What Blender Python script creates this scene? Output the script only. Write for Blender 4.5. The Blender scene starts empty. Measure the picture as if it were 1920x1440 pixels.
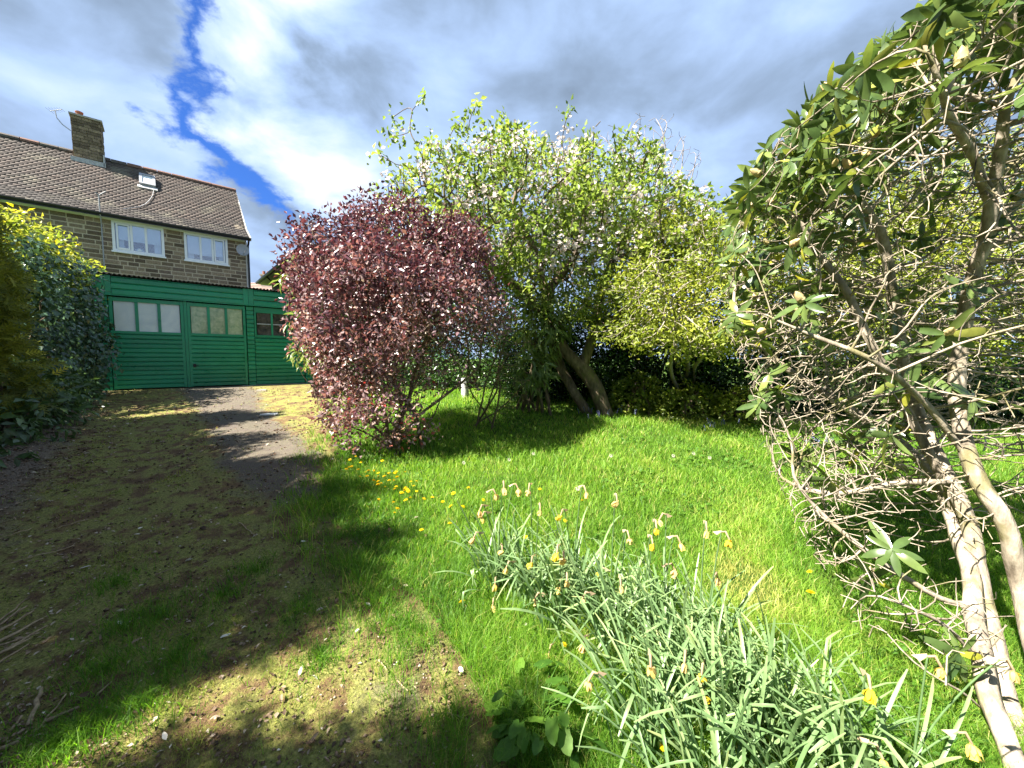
import bpy, math
import numpy as np
from mathutils import Vector, Matrix

S = bpy.context.scene
COL = S.collection
R = np.random.default_rng(11)
rad = math.radians

# ------------------------------------------------------------------ camera
EYE = np.array([0.0, 0.0, 1.5])
PITCH = rad(3.8)
FPX = 725.0
cd = bpy.data.cameras.new('camera')
cd.sensor_width = 36.0
cd.lens = 36.0 * FPX / 1920.0
cd.clip_start = 0.05
cd.clip_end = 2000
cam = bpy.data.objects.new('camera', cd)
cam.location = EYE
cam.rotation_euler = (rad(90) - PITCH, 0, 0)
COL.objects.link(cam)
S.camera = cam

# ------------------------------------------------------------------ sun, sky, exposure
SUN_EL = rad(50)
SUN_AZ = (-0.87, -0.49)            # horizontal direction towards the sun
ld = bpy.data.lights.new('sun', 'SUN')
ld.energy = 2.9
ld.angle = rad(0.53)
ld.color = (1.0, 0.94, 0.84)
sun = bpy.data.objects.new('sun', ld)
sv = Vector((SUN_AZ[0] * math.cos(SUN_EL), SUN_AZ[1] * math.cos(SUN_EL), math.sin(SUN_EL)))
sun.rotation_euler = (-sv).to_track_quat('-Z', 'Y').to_euler()
sun.location = (-20, 5, 25)
COL.objects.link(sun)

S.view_settings.view_transform = 'Standard'
S.view_settings.look = 'None'
S.view_settings.gamma = 1.0
S.view_settings.exposure = 3.05
S.cycles.max_bounces = 8
S.cycles.transparent_max_bounces = 8
S.cycles.sample_clamp_indirect = 6.0
S.cycles.use_denoising = True
S.cycles.denoiser = 'OPENIMAGEDENOISE'


class N:
    """small node-graph writer"""
    def __init__(s, tree):
        s.t = tree
        tree.nodes.clear()

    def n(s, typ, **kw):
        x = s.t.nodes.new(typ)
        for k, v in kw.items():
            setattr(x, k, v)
        return x

    def put(s, sock, v):
        if v is None:
            return
        if hasattr(v, 'is_linked'):
            s.t.links.new(v, sock)
        elif isinstance(v, (tuple, list)) and len(v) == 3 and sock.type == 'RGBA':
            sock.default_value = (*v, 1)
        else:
            sock.default_value = v

    def m(s, op, a, b=None, c=None, clamp=False):
        x = s.n('ShaderNodeMath', operation=op, use_clamp=clamp)
        for i, v in enumerate((a, b, c)):
            s.put(x.inputs[i], v)
        return x.outputs[0]

    def mr(s, v, a, b, c=0.0, d=1.0, smooth=True):
        x = s.n('ShaderNodeMapRange', interpolation_type='SMOOTHSTEP' if smooth else 'LINEAR')
        for i, k in enumerate((v, a, b, c, d)):
            s.put(x.inputs[i], k)
        return x.outputs[0]

    def mix(s, f, a, b, blend='MIX'):
        x = s.n('ShaderNodeMix', data_type='RGBA', blend_type=blend)
        s.put(x.inputs[0], f); s.put(x.inputs[6], a); s.put(x.inputs[7], b)
        return x.outputs[2]

    def ramp(s, f, stops, interp='LINEAR'):
        x = s.n('ShaderNodeValToRGB')
        x.color_ramp.interpolation = interp
        e = x.color_ramp.elements
        while len(e) < len(stops):
            e.new(0.5)
        for el, (p, c) in zip(e, stops):
            el.position = p
            el.color = (*c, 1)
        s.put(x.inputs[0], f)
        return x.outputs[0]

    def noise(s, vec, scale, detail=4, rough=0.55, dist=0.0, col=False):
        x = s.n('ShaderNodeTexNoise')
        s.put(x.inputs['Vector'], vec)
        x.inputs['Scale'].default_value = scale
        x.inputs['Detail'].default_value = detail
        x.inputs['Roughness'].default_value = rough
        x.inputs['Distortion'].default_value = dist
        return x.outputs[1 if col else 0]

    def attr(s, name, out='Fac'):
        return s.n('ShaderNodeAttribute', attribute_name=name).outputs[out]

    def bump(s, h, strength=0.4, dist=0.02):
        x = s.n('ShaderNodeBump')
        x.inputs['Strength'].default_value = strength
        x.inputs['Distance'].default_value = dist
        s.put(x.inputs['Height'], h)
        return x.outputs[0]

    def bsdf(s, base, rough=0.6, spec=0.4, normal=None, metal=0.0):
        x = s.n('ShaderNodeBsdfPrincipled')
        s.put(x.inputs['Base Color'], base)
        s.put(x.inputs['Roughness'], rough)
        s.put(x.inputs['Specular IOR Level'], spec)
        s.put(x.inputs['Metallic'], metal)
        s.put(x.inputs['Normal'], normal)
        return x.outputs[0]

    def out(s, sh, typ='ShaderNodeOutputMaterial'):
        o = s.n(typ)
        s.t.links.new(sh, o.inputs[0])


# sky: Nishita above a procedural cloud layer with one blue rift
w = bpy.data.worlds.new('World')
S.world = w
w.use_nodes = True
g = N(w.node_tree)
tc = g.n('ShaderNodeTexCoord').outputs['Generated']
sx = g.n('ShaderNodeSeparateXYZ'); g.put(sx.inputs[0], tc)
X, Y, Z = sx.outputs
az = g.m('MULTIPLY', g.m('ARCTAN2', X, Y), 57.2958)
el = g.m('MULTIPLY', g.m('ARCSINE', Z), 57.2958)
den = g.m('ADD', g.m('MAXIMUM', Z, 0.0), 0.28)
cv = g.n('ShaderNodeCombineXYZ')
soft = g.m('POWER', den, 0.45)
g.put(cv.inputs[0], g.m('DIVIDE', X, soft)); g.put(cv.inputs[1], g.m('DIVIDE', Y, soft)); g.put(cv.inputs[2], g.m('MULTIPLY', Z, 1.5))
P = cv.outputs[0]
n1 = g.noise(P, 1.7, 3, 0.5, 0.3)
n2 = g.noise(P, 4.2, 9, 0.52, 0.25)
n3 = g.noise(P, 11.0, 9, 0.6, 0.2)
az0 = g.m('ADD', g.m('MULTIPLY', g.m('MAXIMUM', g.m('SUBTRACT', 24.2, el), 0.0), 1.05), -38.1)
off = g.m('ADD', g.m('SUBTRACT', az, az0), g.m('ADD', g.m('MULTIPLY', g.m('SUBTRACT', n3, 0.5), 15.0), g.m('MULTIPLY', g.m('SUBTRACT', n2, 0.5), 9.0)))
gap_w = g.m('MULTIPLY', g.mr(el, 16.8, 19.2, 0.0, 2.7), g.mr(el, 22.0, 27.0, 1.0, 0.50))
gap = g.m('SUBTRACT', 1.0, g.mr(g.m('SUBTRACT', g.m('ABSOLUTE', off), gap_w), -1.6, 1.6))
gap = g.m('MULTIPLY', gap, g.mr(el, 40, 50, 1.0, 0.0))
sky = g.n('ShaderNodeTexSky', sky_type='NISHITA')
sky.sun_disc = False
sky.sun_elevation = SUN_EL
sky.sun_rotation = math.atan2(SUN_AZ[0], SUN_AZ[1])
sky.air_density = 1.0
sky.dust_density = 0.2
sky.ozone_density = 4.0
skyc = g.mix(1.0, sky.outputs[0], (0.0075, 0.0135, 0.025), 'MULTIPLY')
# clouds: flat grey base, paler billows along the rift and where the layer thins
rim = g.m('EXPONENT', g.m('MULTIPLY', g.m('POWER', g.m('DIVIDE', g.m('SUBTRACT', g.m('SUBTRACT', az, az0), 8.0), 9.0), 2.0), -1.0))
rim = g.m('MULTIPLY', rim, g.mr(el, 10, 16, 0.4, 1.0))
b = g.m('ADD', g.m('MULTIPLY', g.m('SUBTRACT', n1, 0.5), 1.4), g.m('MULTIPLY', g.m('SUBTRACT', n2, 0.5), 1.85))
b = g.m('ADD', b, g.m('MULTIPLY', g.m('SUBTRACT', n3, 0.5), 0.22))
b = g.m('MULTIPLY', b, g.m('ADD', 0.6, g.m('MULTIPLY', rim, 1.05)))
b = g.m('ADD', g.m('ADD', b, 0.33), g.m('MULTIPLY', rim, 0.13))
b = g.m('ADD', b, g.mr(el, 4, 26, 0.16, 0.0))
cl = g.ramp(b, [(0.0, (0.030, 0.040, 0.055)), (0.25, (0.044, 0.060, 0.086)), (0.5, (0.066, 0.091, 0.138)), (0.74, (0.092, 0.115, 0.155)), (1.0, (0.128, 0.134, 0.144))])
tot = g.mix(gap, cl, skyc)
bg = g.n('ShaderNodeBackground')
g.put(bg.inputs[0], tot)
bg.inputs[1].default_value = 1.0
g.out(bg.outputs[0], 'ShaderNodeOutputWorld')

# ------------------------------------------------------------------ helpers
SLOPE_Y, FLAT_Z = 8.2, 0.79


def gz(x, y):
    x = np.asarray(x, float); y = np.asarray(y, float)
    t = np.clip(y / SLOPE_Y, -0.6, 1.0)
    base = FLAT_Z * t
    bumps = 0.014 * np.sin(x * 2.1 + 0.7) * np.sin(y * 1.7 + 1.1) + 0.008 * np.sin(x * 5.3 + y * 3.1) + 0.004 * np.sin(x * 13 - y * 9)
    fade = np.clip((8.0 - y) / 1.2, 0, 1)
    near = np.clip(1 - (np.abs(x) + np.abs(y)) / 40, 0, 1)
    return base + bumps * fade * near


def ray(px, py):
    r, u = (px - 960) / FPX, (720 - py) / FPX
    return np.array([r, math.cos(PITCH) + u * math.sin(PITCH), -math.sin(PITCH) + u * math.cos(PITCH)])


def at(px, py, Yd):
    d = ray(px, py)
    return EYE + d * (Yd / d[1])


def grd(px, py):
    d = ray(px, py)
    y = 3.0
    for _ in range(60):
        x = d[0] * y / d[1]
        y = 0.5 * y + 0.5 * d[1] * (float(gz(x, y)) - EYE[2]) / d[2]
    return np.array([d[0] * y / d[1], y, float(gz(d[0] * y / d[1], y))])


def hash2(ix, iy, seed):
    h = np.sin(ix * 127.1 + iy * 311.7 + seed * 74.7) * 43758.5453
    return h - np.floor(h)


def vnoise(x, y, scale=1.0, seed=0.0, octv=3):
    x = np.asarray(x, float) * scale; y = np.asarray(y, float) * scale
    tot, amp, s = 0, 1.0, 0
    for o in range(octv):
        ix, iy = np.floor(x), np.floor(y)
        fx, fy = x - ix, y - iy
        fx, fy = fx * fx * (3 - 2 * fx), fy * fy * (3 - 2 * fy)
        v = (hash2(ix, iy, seed) * (1 - fx) + hash2(ix + 1, iy, seed) * fx) * (1 - fy) + (hash2(ix, iy + 1, seed) * (1 - fx) + hash2(ix + 1, iy + 1, seed) * fx) * fy
        tot = tot + amp * v; s += amp; amp *= 0.5
        x, y = x * 2.03 + 17, y * 2.03 + 9
    return tot / s


def mesh(name, V, F, mat=None, tint=None, smooth=False):
    """V (n,3); F: array (m,k) or list of arrays of different k."""
    me = bpy.data.meshes.new(name)
    V = np.asarray(V, np.float32)
    Fs = F if isinstance(F, list) else [F]
    Fs = [np.asarray(f, np.int32) for f in Fs if len(f)]
    loops = np.concatenate([f.ravel() for f in Fs])
    tot = np.concatenate([np.full(len(f), f.shape[1], np.int32) for f in Fs])
    start = np.concatenate([[0], np.cumsum(tot)[:-1]]).astype(np.int32)
    me.vertices.add(len(V)); me.vertices.foreach_set('co', V.ravel())
    me.loops.add(len(loops)); me.loops.foreach_set('vertex_index', loops)
    me.polygons.add(len(tot)); me.polygons.foreach_set('loop_start', start)
    me.polygons.foreach_set('loop_total', tot)
    if smooth:
        me.polygons.foreach_set('use_smooth', np.ones(len(tot), bool))
    me.update(calc_edges=True)
    if tint is not None:
        a = me.attributes.new('tint', 'FLOAT', 'POINT')
        a.data.foreach_set('value', np.asarray(tint, np.float32))
    if mat:
        me.materials.append(mat)
    return me


def obj(name, me, parent=None, loc=None, kind=None, label=None, cat=None, group=None):
    o = bpy.data.objects.new(name, me)
    COL.objects.link(o)
    if parent is not None:
        o.parent = parent
    if loc is not None:
        o.location = loc
    if kind: o['kind'] = kind
    if label: o['label'] = label
    if cat: o['category'] = cat
    if group: o['group'] = group
    return o


def thing(name, loc, label, cat, group=None, rotz=0.0):
    o = obj(name, None, None, loc, None, label, cat, group)
    o.rotation_euler = (0, 0, rotz)
    return o


class B:
    """collects boxes, prisms and tubes into one mesh"""
    def __init__(s):
        s.V, s.F, s.T, s.n = [], [], [], 0

    def add(s, V, F, t=0.5):
        V = np.asarray(V, float)
        for f in F:
            s.F.append([i + s.n for i in f])
        s.V.append(V); s.T.append(np.full(len(V), t)); s.n += len(V)
        return s

    def box(s, a, b, t=0.5):
        (x0, y0, z0), (x1, y1, z1) = a, b
        V = [(x0, y0, z0), (x1, y0, z0), (x1, y1, z0), (x0, y1, z0), (x0, y0, z1), (x1, y0, z1), (x1, y1, z1), (x0, y1, z1)]
        return s.add(V, [(0, 3, 2, 1), (4, 5, 6, 7), (0, 1, 5, 4), (1, 2, 6, 5), (2, 3, 7, 6), (3, 0, 4, 7)], t)

    def prism(s, prof, x0, x1, t=0.5):
        """profile of (y, z) points run along x"""
        k = len(prof)
        V = [(x0, y, z) for y, z in prof] + [(x1, y, z) for y, z in prof]
        F = [(i, (i + 1) % k, k + (i + 1) % k, k + i) for i in range(k)] + [tuple(range(k - 1, -1, -1)), tuple(range(k, 2 * k))]
        return s.add(V, F, t)

    def tube(s, pts, r, sides=6, t=0.5):
        V, F = tube_arrays(np.asarray(pts, float), np.broadcast_to(r, len(pts)).astype(float), sides)
        return s.add(V, F.tolist(), t)

    def mesh(s, name, mat, smooth=False):
        me = bpy.data.meshes.new(name)
        V = np.concatenate(s.V)
        me.from_pydata(V.tolist(), [], s.F)
        a = me.attributes.new('tint', 'FLOAT', 'POINT')
        a.data.foreach_set('value', np.concatenate(s.T).astype(np.float32))
        if smooth:
            me.polygons.foreach_set('use_smooth', np.ones(len(me.polygons), bool))
        me.materials.append(mat)
        me.update()
        return me


def tube_arrays(P, r, sides):
    n = len(P)
    T = np.gradient(P, axis=0)
    T /= np.linalg.norm(T, axis=1)[:, None] + 1e-9
    ref = np.array([0.0, 0, 1]) if abs(T[:, 2]).mean() < 0.8 else np.array([1.0, 0, 0])
    A = np.cross(T, ref); A /= np.linalg.norm(A, axis=1)[:, None] + 1e-9
    Bv = np.cross(T, A)
    ang = np.arange(sides) * 2 * math.pi / sides
    V = P[:, None, :] + r[:, None, None] * (A[:, None, :] * np.cos(ang)[None, :, None] + Bv[:, None, :] * np.sin(ang)[None, :, None])
    i = np.arange(n - 1)[:, None] * sides
    j = np.arange(sides)[None, :]; k = (j + 1) % sides
    F = np.stack([i + j, i + k, i + sides + k, i + sides + j], -1).reshape(-1, 4)
    return V.reshape(-1, 3), F


def tubes(paths, sides=6, rough=0.0):
    Vs, Fs, T, n = [], [], [], 0
    for P, r in paths:
        sd = sides if r.max() > 0.012 else max(4, sides - 3)
        if r.max() > 0.05: sd = sides + 4
        V, F = tube_arrays(P, r, sd)
        if rough:
            V = V + R.normal(0, 1, V.shape) * np.repeat(r, sd)[:, None] * rough
        Vs.append(V); Fs.append(F + n); n += len(V)
        T.append(np.repeat(np.clip(r / 0.03, 0, 1), sd))
    return np.concatenate(Vs), np.concatenate(Fs), np.concatenate(T)


def norm(a):
    return a / (np.linalg.norm(a, axis=-1, keepdims=True) + 1e-9)


def rdir(n, rng=R):
    return norm(rng.normal(size=(n, 3)))


# leaf templates: x along the leaf (0..1), y across, z normal
LEAF5 = (np.array([(0, 0, 0), (0.42, 0.5, 0.10), (0.5, 0, -0.05), (1, 0, -0.12), (0.42, -0.5, 0.10)]), np.array([(0, 2, 3, 1), (0, 4, 3, 2)]))
LEAF4 = (np.array([(0, 0, 0), (0.45, 0.5, 0.08), (1, 0, -0.08), (0.45, -0.5, 0.08)]), np.array([(0, 3, 2, 1)]))


def spray_tpl(k=4):
    V, F = [], []
    for i in range(k):
        for s in (1, -1):
            x = i / k * 0.75
            n = len(V)
            V += [(x, 0, 0), (x + 0.26, s * (0.34 - 0.05 * i), 0.05), (x + 0.16, s * 0.02, -0.02)]
            F.append((n, n + 1, n + 2) if s < 0 else (n, n + 2, n + 1))
    n = len(V)
    V += [(0.7, 0.05, 0), (1, 0, -0.04), (0.7, -0.05, 0)]
    F.append((n, n + 2, n + 1))
    return np.array(V, float), np.array(F)


SPRAY = spray_tpl()


def blossom_tpl():
    V, F = [], []
    for k in range(5):
        a = k * 2 * math.pi / 5
        c, s = math.cos(a), math.sin(a)
        n = len(V)
        for x, y, z in ((0, 0, 0), (0.35, 0.24, 0.08), (0.55, 0, 0.16), (0.35, -0.24, 0.08)):
            V.append((x * c - y * s, x * s + y * c, z))
        F.append((n, n + 3, n + 2, n + 1))
    return np.array(V), np.array(F)


BLOSSOM = blossom_tpl()


def scatter(tpl, pos, xd, nd, size, wid, tint):
    TV, TF = tpl
    N_ = len(pos)
    xd = norm(xd); yd = norm(np.cross(nd, xd)); zd = np.cross(xd, yd)
    size = np.broadcast_to(size, N_).reshape(-1, 1, 1); wid = np.broadcast_to(wid, N_).reshape(-1, 1, 1)
    V = pos[:, None, :] + size * (TV[None, :, 0:1] * xd[:, None, :] + wid * TV[None, :, 1:2] * yd[:, None, :] + TV[None, :, 2:3] * zd[:, None, :])
    k = len(TV)
    F = (TF[None] + (np.arange(N_) * k)[:, None, None]).reshape(-1, TF.shape[1])
    return V.reshape(-1, 3), F, np.repeat(np.broadcast_to(tint, N_), k)


def part(name, arr, mat, root, kind=None, smooth=False, label=None):
    V, F, T = arr
    o = obj(name, mesh(name, V - np.array(root.location), F, mat, T, smooth), root, None, kind)
    if label: o['label'] = label
    return o


# ------------------------------------------------------------------ branching growth (space colonisation)
def grow(seeds, A, step, infl, kill, iters=90, jit=0.25, rng=R, trop=(0, 0, 0), limit=9000):
    P, par = [], []
    for pts in seeds:
        pts = np.asarray(pts, float)
        Q = [pts[0]]
        for a, b in zip(pts[:-1], pts[1:]):
            k = max(1, int(np.linalg.norm(b - a) / step))
            Q += [a + (b - a) * (i + 1) / k for i in range(k)]
        if len(Q) > 5:
            tq_ = np.linspace(0, 1, len(Q)); ln_ = step * len(Q)
            Q = [q_ + 0.022 * ln_ * math.sin(math.pi * u_) * np.array([math.sin(u_ * 9 + len(P)), math.sin(u_ * 11 + 2 * len(P)), math.sin(u_ * 7 + 1 + len(P))]) for q_, u_ in zip(Q, tq_)]
        prev = -1
        if P:
            d = np.linalg.norm(np.array(P) - Q[0], axis=1)
            if d.min() < step * 1.5:
                prev = int(d.argmin()); Q = Q[1:]
        for q in Q:
            P.append(q + rng.normal(0, step * 0.12, 3) * (prev >= 0)); par.append(prev); prev = len(P) - 1
    P = np.array(P); par = list(par)
    nd = np.full(len(A), 1e9); ni = np.zeros(len(A), int)

    def upd(s):
        for c in range(s, len(P), 400):
            D = np.linalg.norm(A[:, None, :] - P[None, c:c + 400, :], axis=2)
            j = D.argmin(1); d = D[np.arange(len(A)), j]
            m_ = d < nd
            nd[m_] = d[m_]; ni[m_] = j[m_] + c
    upd(0)
    last = {}
    trop = np.array(trop)
    for it in range(iters):
        live = (nd < infl) & (nd > kill)
        if not live.any() or len(P) > limit: break
        ids = ni[live]
        D = np.zeros((len(P), 3))
        np.add.at(D, ids, norm(A[live] - P[ids]))
        u = np.unique(ids)
        d = norm(norm(D[u]) + rng.normal(0, jit, (len(u), 3)) + trop)
        q = P[u] + d * step
        keep = []
        for i, k in enumerate(u):
            l = last.setdefault(k, [])
            if len(l) < 4 and all(np.linalg.norm(q[i] - z) > 0.4 * step for z in l):
                l.append(q[i]); keep.append(i)
        if not keep: break
        s = len(P)
        P = np.concatenate([P, q[keep]]); par += [int(u[i]) for i in keep]
        upd(s)
    return P, np.array(par)


def thicken(P, par, r_tip, r_base):
    n = len(P)
    cnt = np.zeros(n)
    kids = np.zeros(n, int)
    for i in range(n - 1, -1, -1):
        if cnt[i] == 0: cnt[i] = 1
        if par[i] >= 0:
            cnt[par[i]] += cnt[i]; kids[par[i]] += 1
    ex = math.log(r_base / r_tip) / math.log(max(cnt.max(), 2))
    return r_tip * cnt ** ex, kids == 0


def chains(P, par, r):
    n = len(P)
    ch = [[] for _ in range(n)]
    for i in range(n):
        if par[i] >= 0: ch[par[i]].append(i)
    out = []
    starts = [(-1, i) for i in range(n) if par[i] < 0]
    while starts:
        p, i = starts.pop()
        idx = [p] if p >= 0 else []
        while True:
            idx.append(i)
            c = ch[i]
            if not c: break
            c = sorted(c, key=lambda k: -r[k])
            for k in c[1:]: starts.append((i, k))
            i = c[0]
        if len(idx) < 2: continue
        Q = P[idx].copy(); q = r[idx].copy()
        if p >= 0: q[0] = min(q[0], q[1] * 1.25)
        if len(Q) > 3:
            for _ in range(2):
                Q[1:-1] = 0.5 * Q[1:-1] + 0.25 * (Q[:-2] + Q[2:])
        out.append((Q, q))
    return out


def in_ell(n, c, r, rng=R, shell=0.0, zmin=None):
    """n random points in an ellipsoid; shell -> pushed outwards"""
    d = rdir(n, rng)
    u = rng.random(n) ** (1 / 3)
    u = shell + (1 - shell) * u if shell else u
    p = np.array(c) + d * u[:, None] * np.array(r)
    if zmin is not None: p = p[p[:, 2] > zmin]
    return p


# ------------------------------------------------------------------ materials
def newmat(name):
    m_ = bpy.data.materials.new(name)
    m_.use_nodes = True
    return m_, N(m_.node_tree)


def leaf_mat(name, stops, rough=0.45, trans=0.4, spec=0.35, tcol=(1.5, 1.5, 0.8)):
    m_, g = newmat(name)
    c = g.ramp(g.attr('tint'), stops)
    geo = g.n('ShaderNodeNewGeometry')
    nz = g.noise(geo.outputs['Position'], 30, 2)
    c = g.mix(1.0, c, g.ramp(nz, [(0.3, (0.8, 0.8, 0.8)), (0.7, (1.15, 1.15, 1.15))]), 'MULTIPLY')
    p = g.bsdf(c, rough, spec)
    t = g.n('ShaderNodeBsdfTranslucent')
    g.put(t.inputs[0], g.mix(1.0, c, tcol, 'MULTIPLY'))
    x = g.n('ShaderNodeMixShader'); x.inputs[0].default_value = trans
    g.t.links.new(p, x.inputs[1]); g.t.links.new(t.outputs[0], x.inputs[2])
    g.out(x.outputs[0])
    return m_


def bark_mat(name, c0, c1, scale=30, bump=0.5, moss=None):
    m_, g = newmat(name)
    tc = g.n('ShaderNodeTexCoord').outputs['Object']
    mp = g.n('ShaderNodeMapping'); mp.inputs['Scale'].default_value = (1, 1, 0.35); g.put(mp.inputs[0], tc)
    n1 = g.noise(mp.outputs[0], scale, 6, 0.65)
    n2 = g.noise(tc, scale * 0.2, 3)
    c = g.ramp(n1, [(0.32, c0), (0.68, c1)])
    c = g.mix(1.0, c, g.ramp(n2, [(0.3, (0.7, 0.7, 0.7)), (0.7, (1.2, 1.2, 1.2))]), 'MULTIPLY')
    if moss:
        c = g.mix(g.mr(g.noise(tc, 5, 4), 0.52, 0.68, 0, 0.8), c, moss)
    g.out(g.bsdf(c, 0.85, 0.2, g.bump(n1, bump, 0.01)))
    return m_


def plain(name, col, rough=0.6, spec=0.4, scale=20, var=0.15, bump=0.0, metal=0.0, tint=0.0):
    m_, g = newmat(name)
    tc = g.n('ShaderNodeTexCoord').outputs['Object']
    n1 = g.noise(tc, scale, 5, 0.6)
    lo = 1 - var; hi = 1 + var
    c = g.mix(1.0, col, g.ramp(n1, [(0.3, (lo, lo, lo)), (0.7, (hi, hi, hi))]), 'MULTIPLY')
    if tint:
        v = g.attr('tint')
        c = g.mix(1.0, c, g.ramp(v, [(0.0, (1 - tint,) * 3), (1.0, (1 + tint,) * 3)]), 'MULTIPLY')
    g.out(g.bsdf(c, g.mr(n1, 0.3, 0.7, rough * 0.85, min(1, rough * 1.1)), spec, g.bump(n1, bump, 0.01) if bump else None, metal))
    return m_


M = {}
M['green'] = None
m_, g = newmat('green_gloss_paint')
tcx = g.n('ShaderNodeTexCoord').outputs['Object']
info = g.n('ShaderNodeObjectInfo').outputs['Random']
nn = g.noise(tcx, 3.0, 5, 0.6); nf = g.noise(tcx, 60, 3)
c = g.ramp(nn, [(0.3, (0.011, 0.22, 0.100)), (0.7, (0.017, 0.28, 0.136))])
c = g.mix(1.0, c, g.ramp(info, [(0, (0.85, 0.85, 0.85)), (1, (1.12, 1.12, 1.12))]), 'MULTIPLY')
c = g.mix(g.mr(g.noise(tcx, 14, 6, 0.7), 0.60, 0.75, 0, 0.5), c, (0.05, 0.085, 0.05))
mpx = g.n('ShaderNodeMapping'); mpx.inputs['Scale'].default_value = (1, 1, 7); g.put(mpx.inputs[0], tcx)
c = g.mix(g.mr(g.noise(mpx.outputs[0], 4, 5, 0.6), 0.5, 0.75, 0, 0.35), c, (0.03, 0.26, 0.16))
g.out(g.bsdf(c, g.mr(nn, 0.3, 0.7, 0.26, 0.42), 0.5, g.bump(nf, 0.15, 0.004)))
M['green'] = m_

m_, g = newmat('pitch_faced_stone')
tcx = g.n('ShaderNodeTexCoord').outputs['Object']
info = g.n('ShaderNodeObjectInfo').outputs['Random']
tt = g.attr('tint')
v = g.m('FRACT', g.m('ADD', info, tt))
c = g.ramp(v, [(0, (0.12, 0.09, 0.062)), (0.35, (0.20, 0.152, 0.10)), (0.7, (0.31, 0.24, 0.16)), (1, (0.165, 0.122, 0.092))])
nn = g.noise(tcx, 22, 6, 0.7)
c = g.mix(1.0, c, g.ramp(nn, [(0.3, (0.55, 0.55, 0.55)), (0.7, (1.25, 1.25, 1.25))]), 'MULTIPLY')
g.out(g.bsdf(c, 0.9, 0.2, g.bump(nn, 0.6, 0.02)))
M['stone'] = m_
M['mortar'] = plain('mortar', (0.46, 0.39, 0.28), 0.95, 0.1, 40, 0.2, 0.3)

m_, g = newmat('clay_roof_tile')
tcx = g.n('ShaderNodeTexCoord').outputs['Object']
c = g.ramp(g.attr('tint'), [(0, (0.060, 0.054, 0.050)), (0.4, (0.105, 0.086, 0.076)), (0.75, (0.135, 0.102, 0.086)), (0.92, (0.17, 0.105, 0.08)), (1, (0.24, 0.11, 0.075))])
nn = g.noise(tcx, 1.3, 5, 0.65); nf = g.noise(tcx, 35, 4)
c = g.mix(g.mr(nn, 0.52, 0.68, 0, 0.65), c, (0.22, 0.20, 0.15))
c = g.mix(1.0, c, g.ramp(nf, [(0.3, (0.65, 0.65, 0.65)), (0.7, (1.25, 1.25, 1.25))]), 'MULTIPLY')
g.out(g.bsdf(c, 0.8, 0.25, g.bump(nf, 0.4, 0.01)))
M['tile'] = m_
M['ridge'] = plain('red_ridge_tile', (0.19, 0.11, 0.085), 0.85, 0.2, 14, 0.35, 0.3)
M['white'] = plain('white_plastic', (0.78, 0.79, 0.80), 0.35, 0.4, 6, 0.04)
M['blind'] = plain('pale_blind', (0.74, 0.77, 0.80), 0.8, 0.2, 3, 0.06)
M['dark'] = plain('dark_room', (0.02, 0.022, 0.03), 0.9, 0.1)
M['black'] = plain('black_gutter', (0.02, 0.02, 0.022), 0.4, 0.4)
M['lead'] = plain('lead_flashing', (0.42, 0.42, 0.42), 0.6, 0.3, 12, 0.3)
M['grey'] = plain('grey_metal', (0.28, 0.29, 0.31), 0.45, 0.5, 15, 0.15)
M['pot'] = plain('terracotta', (0.22, 0.085, 0.055), 0.8, 0.2, 12, 0.25)
M['corr'] = plain('corrugated_sheet', (0.055, 0.055, 0.058), 0.8, 0.3, 8, 0.35)
M['conc'] = plain('concrete', (0.36, 0.33, 0.28), 0.9, 0.2, 14, 0.25, 0.3)
M['soffit'] = plain('pale_soffit', (0.55, 0.52, 0.48), 0.7, 0.2, 4, 0.12)
M['render'] = plain('brown_wall', (0.13, 0.10, 0.075), 0.9, 0.2, 9, 0.3, 0.3)
M['pink_tile'] = plain('weathered_pink_tile', (0.34, 0.24, 0.20), 0.85, 0.2, 5, 0.2, 0.2)


def glass(name, alpha=0.75, tintc=(0.9, 0.95, 1.0)):
    m_, g = newmat(name)
    t = g.n('ShaderNodeBsdfTransparent'); g.put(t.inputs[0], tintc)
    p = g.n('ShaderNodeBsdfGlossy'); p.inputs['Roughness'].default_value = 0.03; g.put(p.inputs['Color'], (1, 1, 1))
    x = g.n('ShaderNodeMixShader')
    f = g.n('ShaderNodeFresnel'); f.inputs[0].default_value = 1.5
    g.put(x.inputs[0], g.m('ADD', f.outputs[0], 1 - alpha - 0.04, clamp=True))
    g.t.links.new(t.outputs[0], x.inputs[1]); g.t.links.new(p.outputs[0], x.inputs[2])
    g.out(x.outputs[0])
    return m_


M['glass'] = glass('window_glass', 0.86)


def mottled_glass(name, c0, c1, rough, scale):
    m_, g = newmat(name)
    tc = g.n('ShaderNodeTexCoord').outputs['Object']
    nn = g.noise(tc, scale, 6, 0.65, 0.6)
    info = g.n('ShaderNodeObjectInfo').outputs['Random']
    c = g.ramp(nn, [(0.35, c0), (0.65, c1)])
    c = g.mix(1.0, c, g.ramp(info, [(0, (0.85, 0.85, 0.85)), (1, (1.1, 1.1, 1.1))]), 'MULTIPLY')
    g.out(g.bsdf(c, rough, 0.5))
    return m_


M['pane_white'] = mottled_glass('whitened_glass', (0.56, 0.63, 0.63), (0.74, 0.78, 0.74), 0.12, 2.2)
M['pane_green'] = mottled_glass('obscure_green_glass', (0.24, 0.34, 0.20), (0.50, 0.54, 0.34), 0.15, 9)
M['pane_dark'] = mottled_glass('dirty_dark_glass', (0.012, 0.014, 0.014), (0.10, 0.085, 0.075), 0.06, 7)

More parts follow.
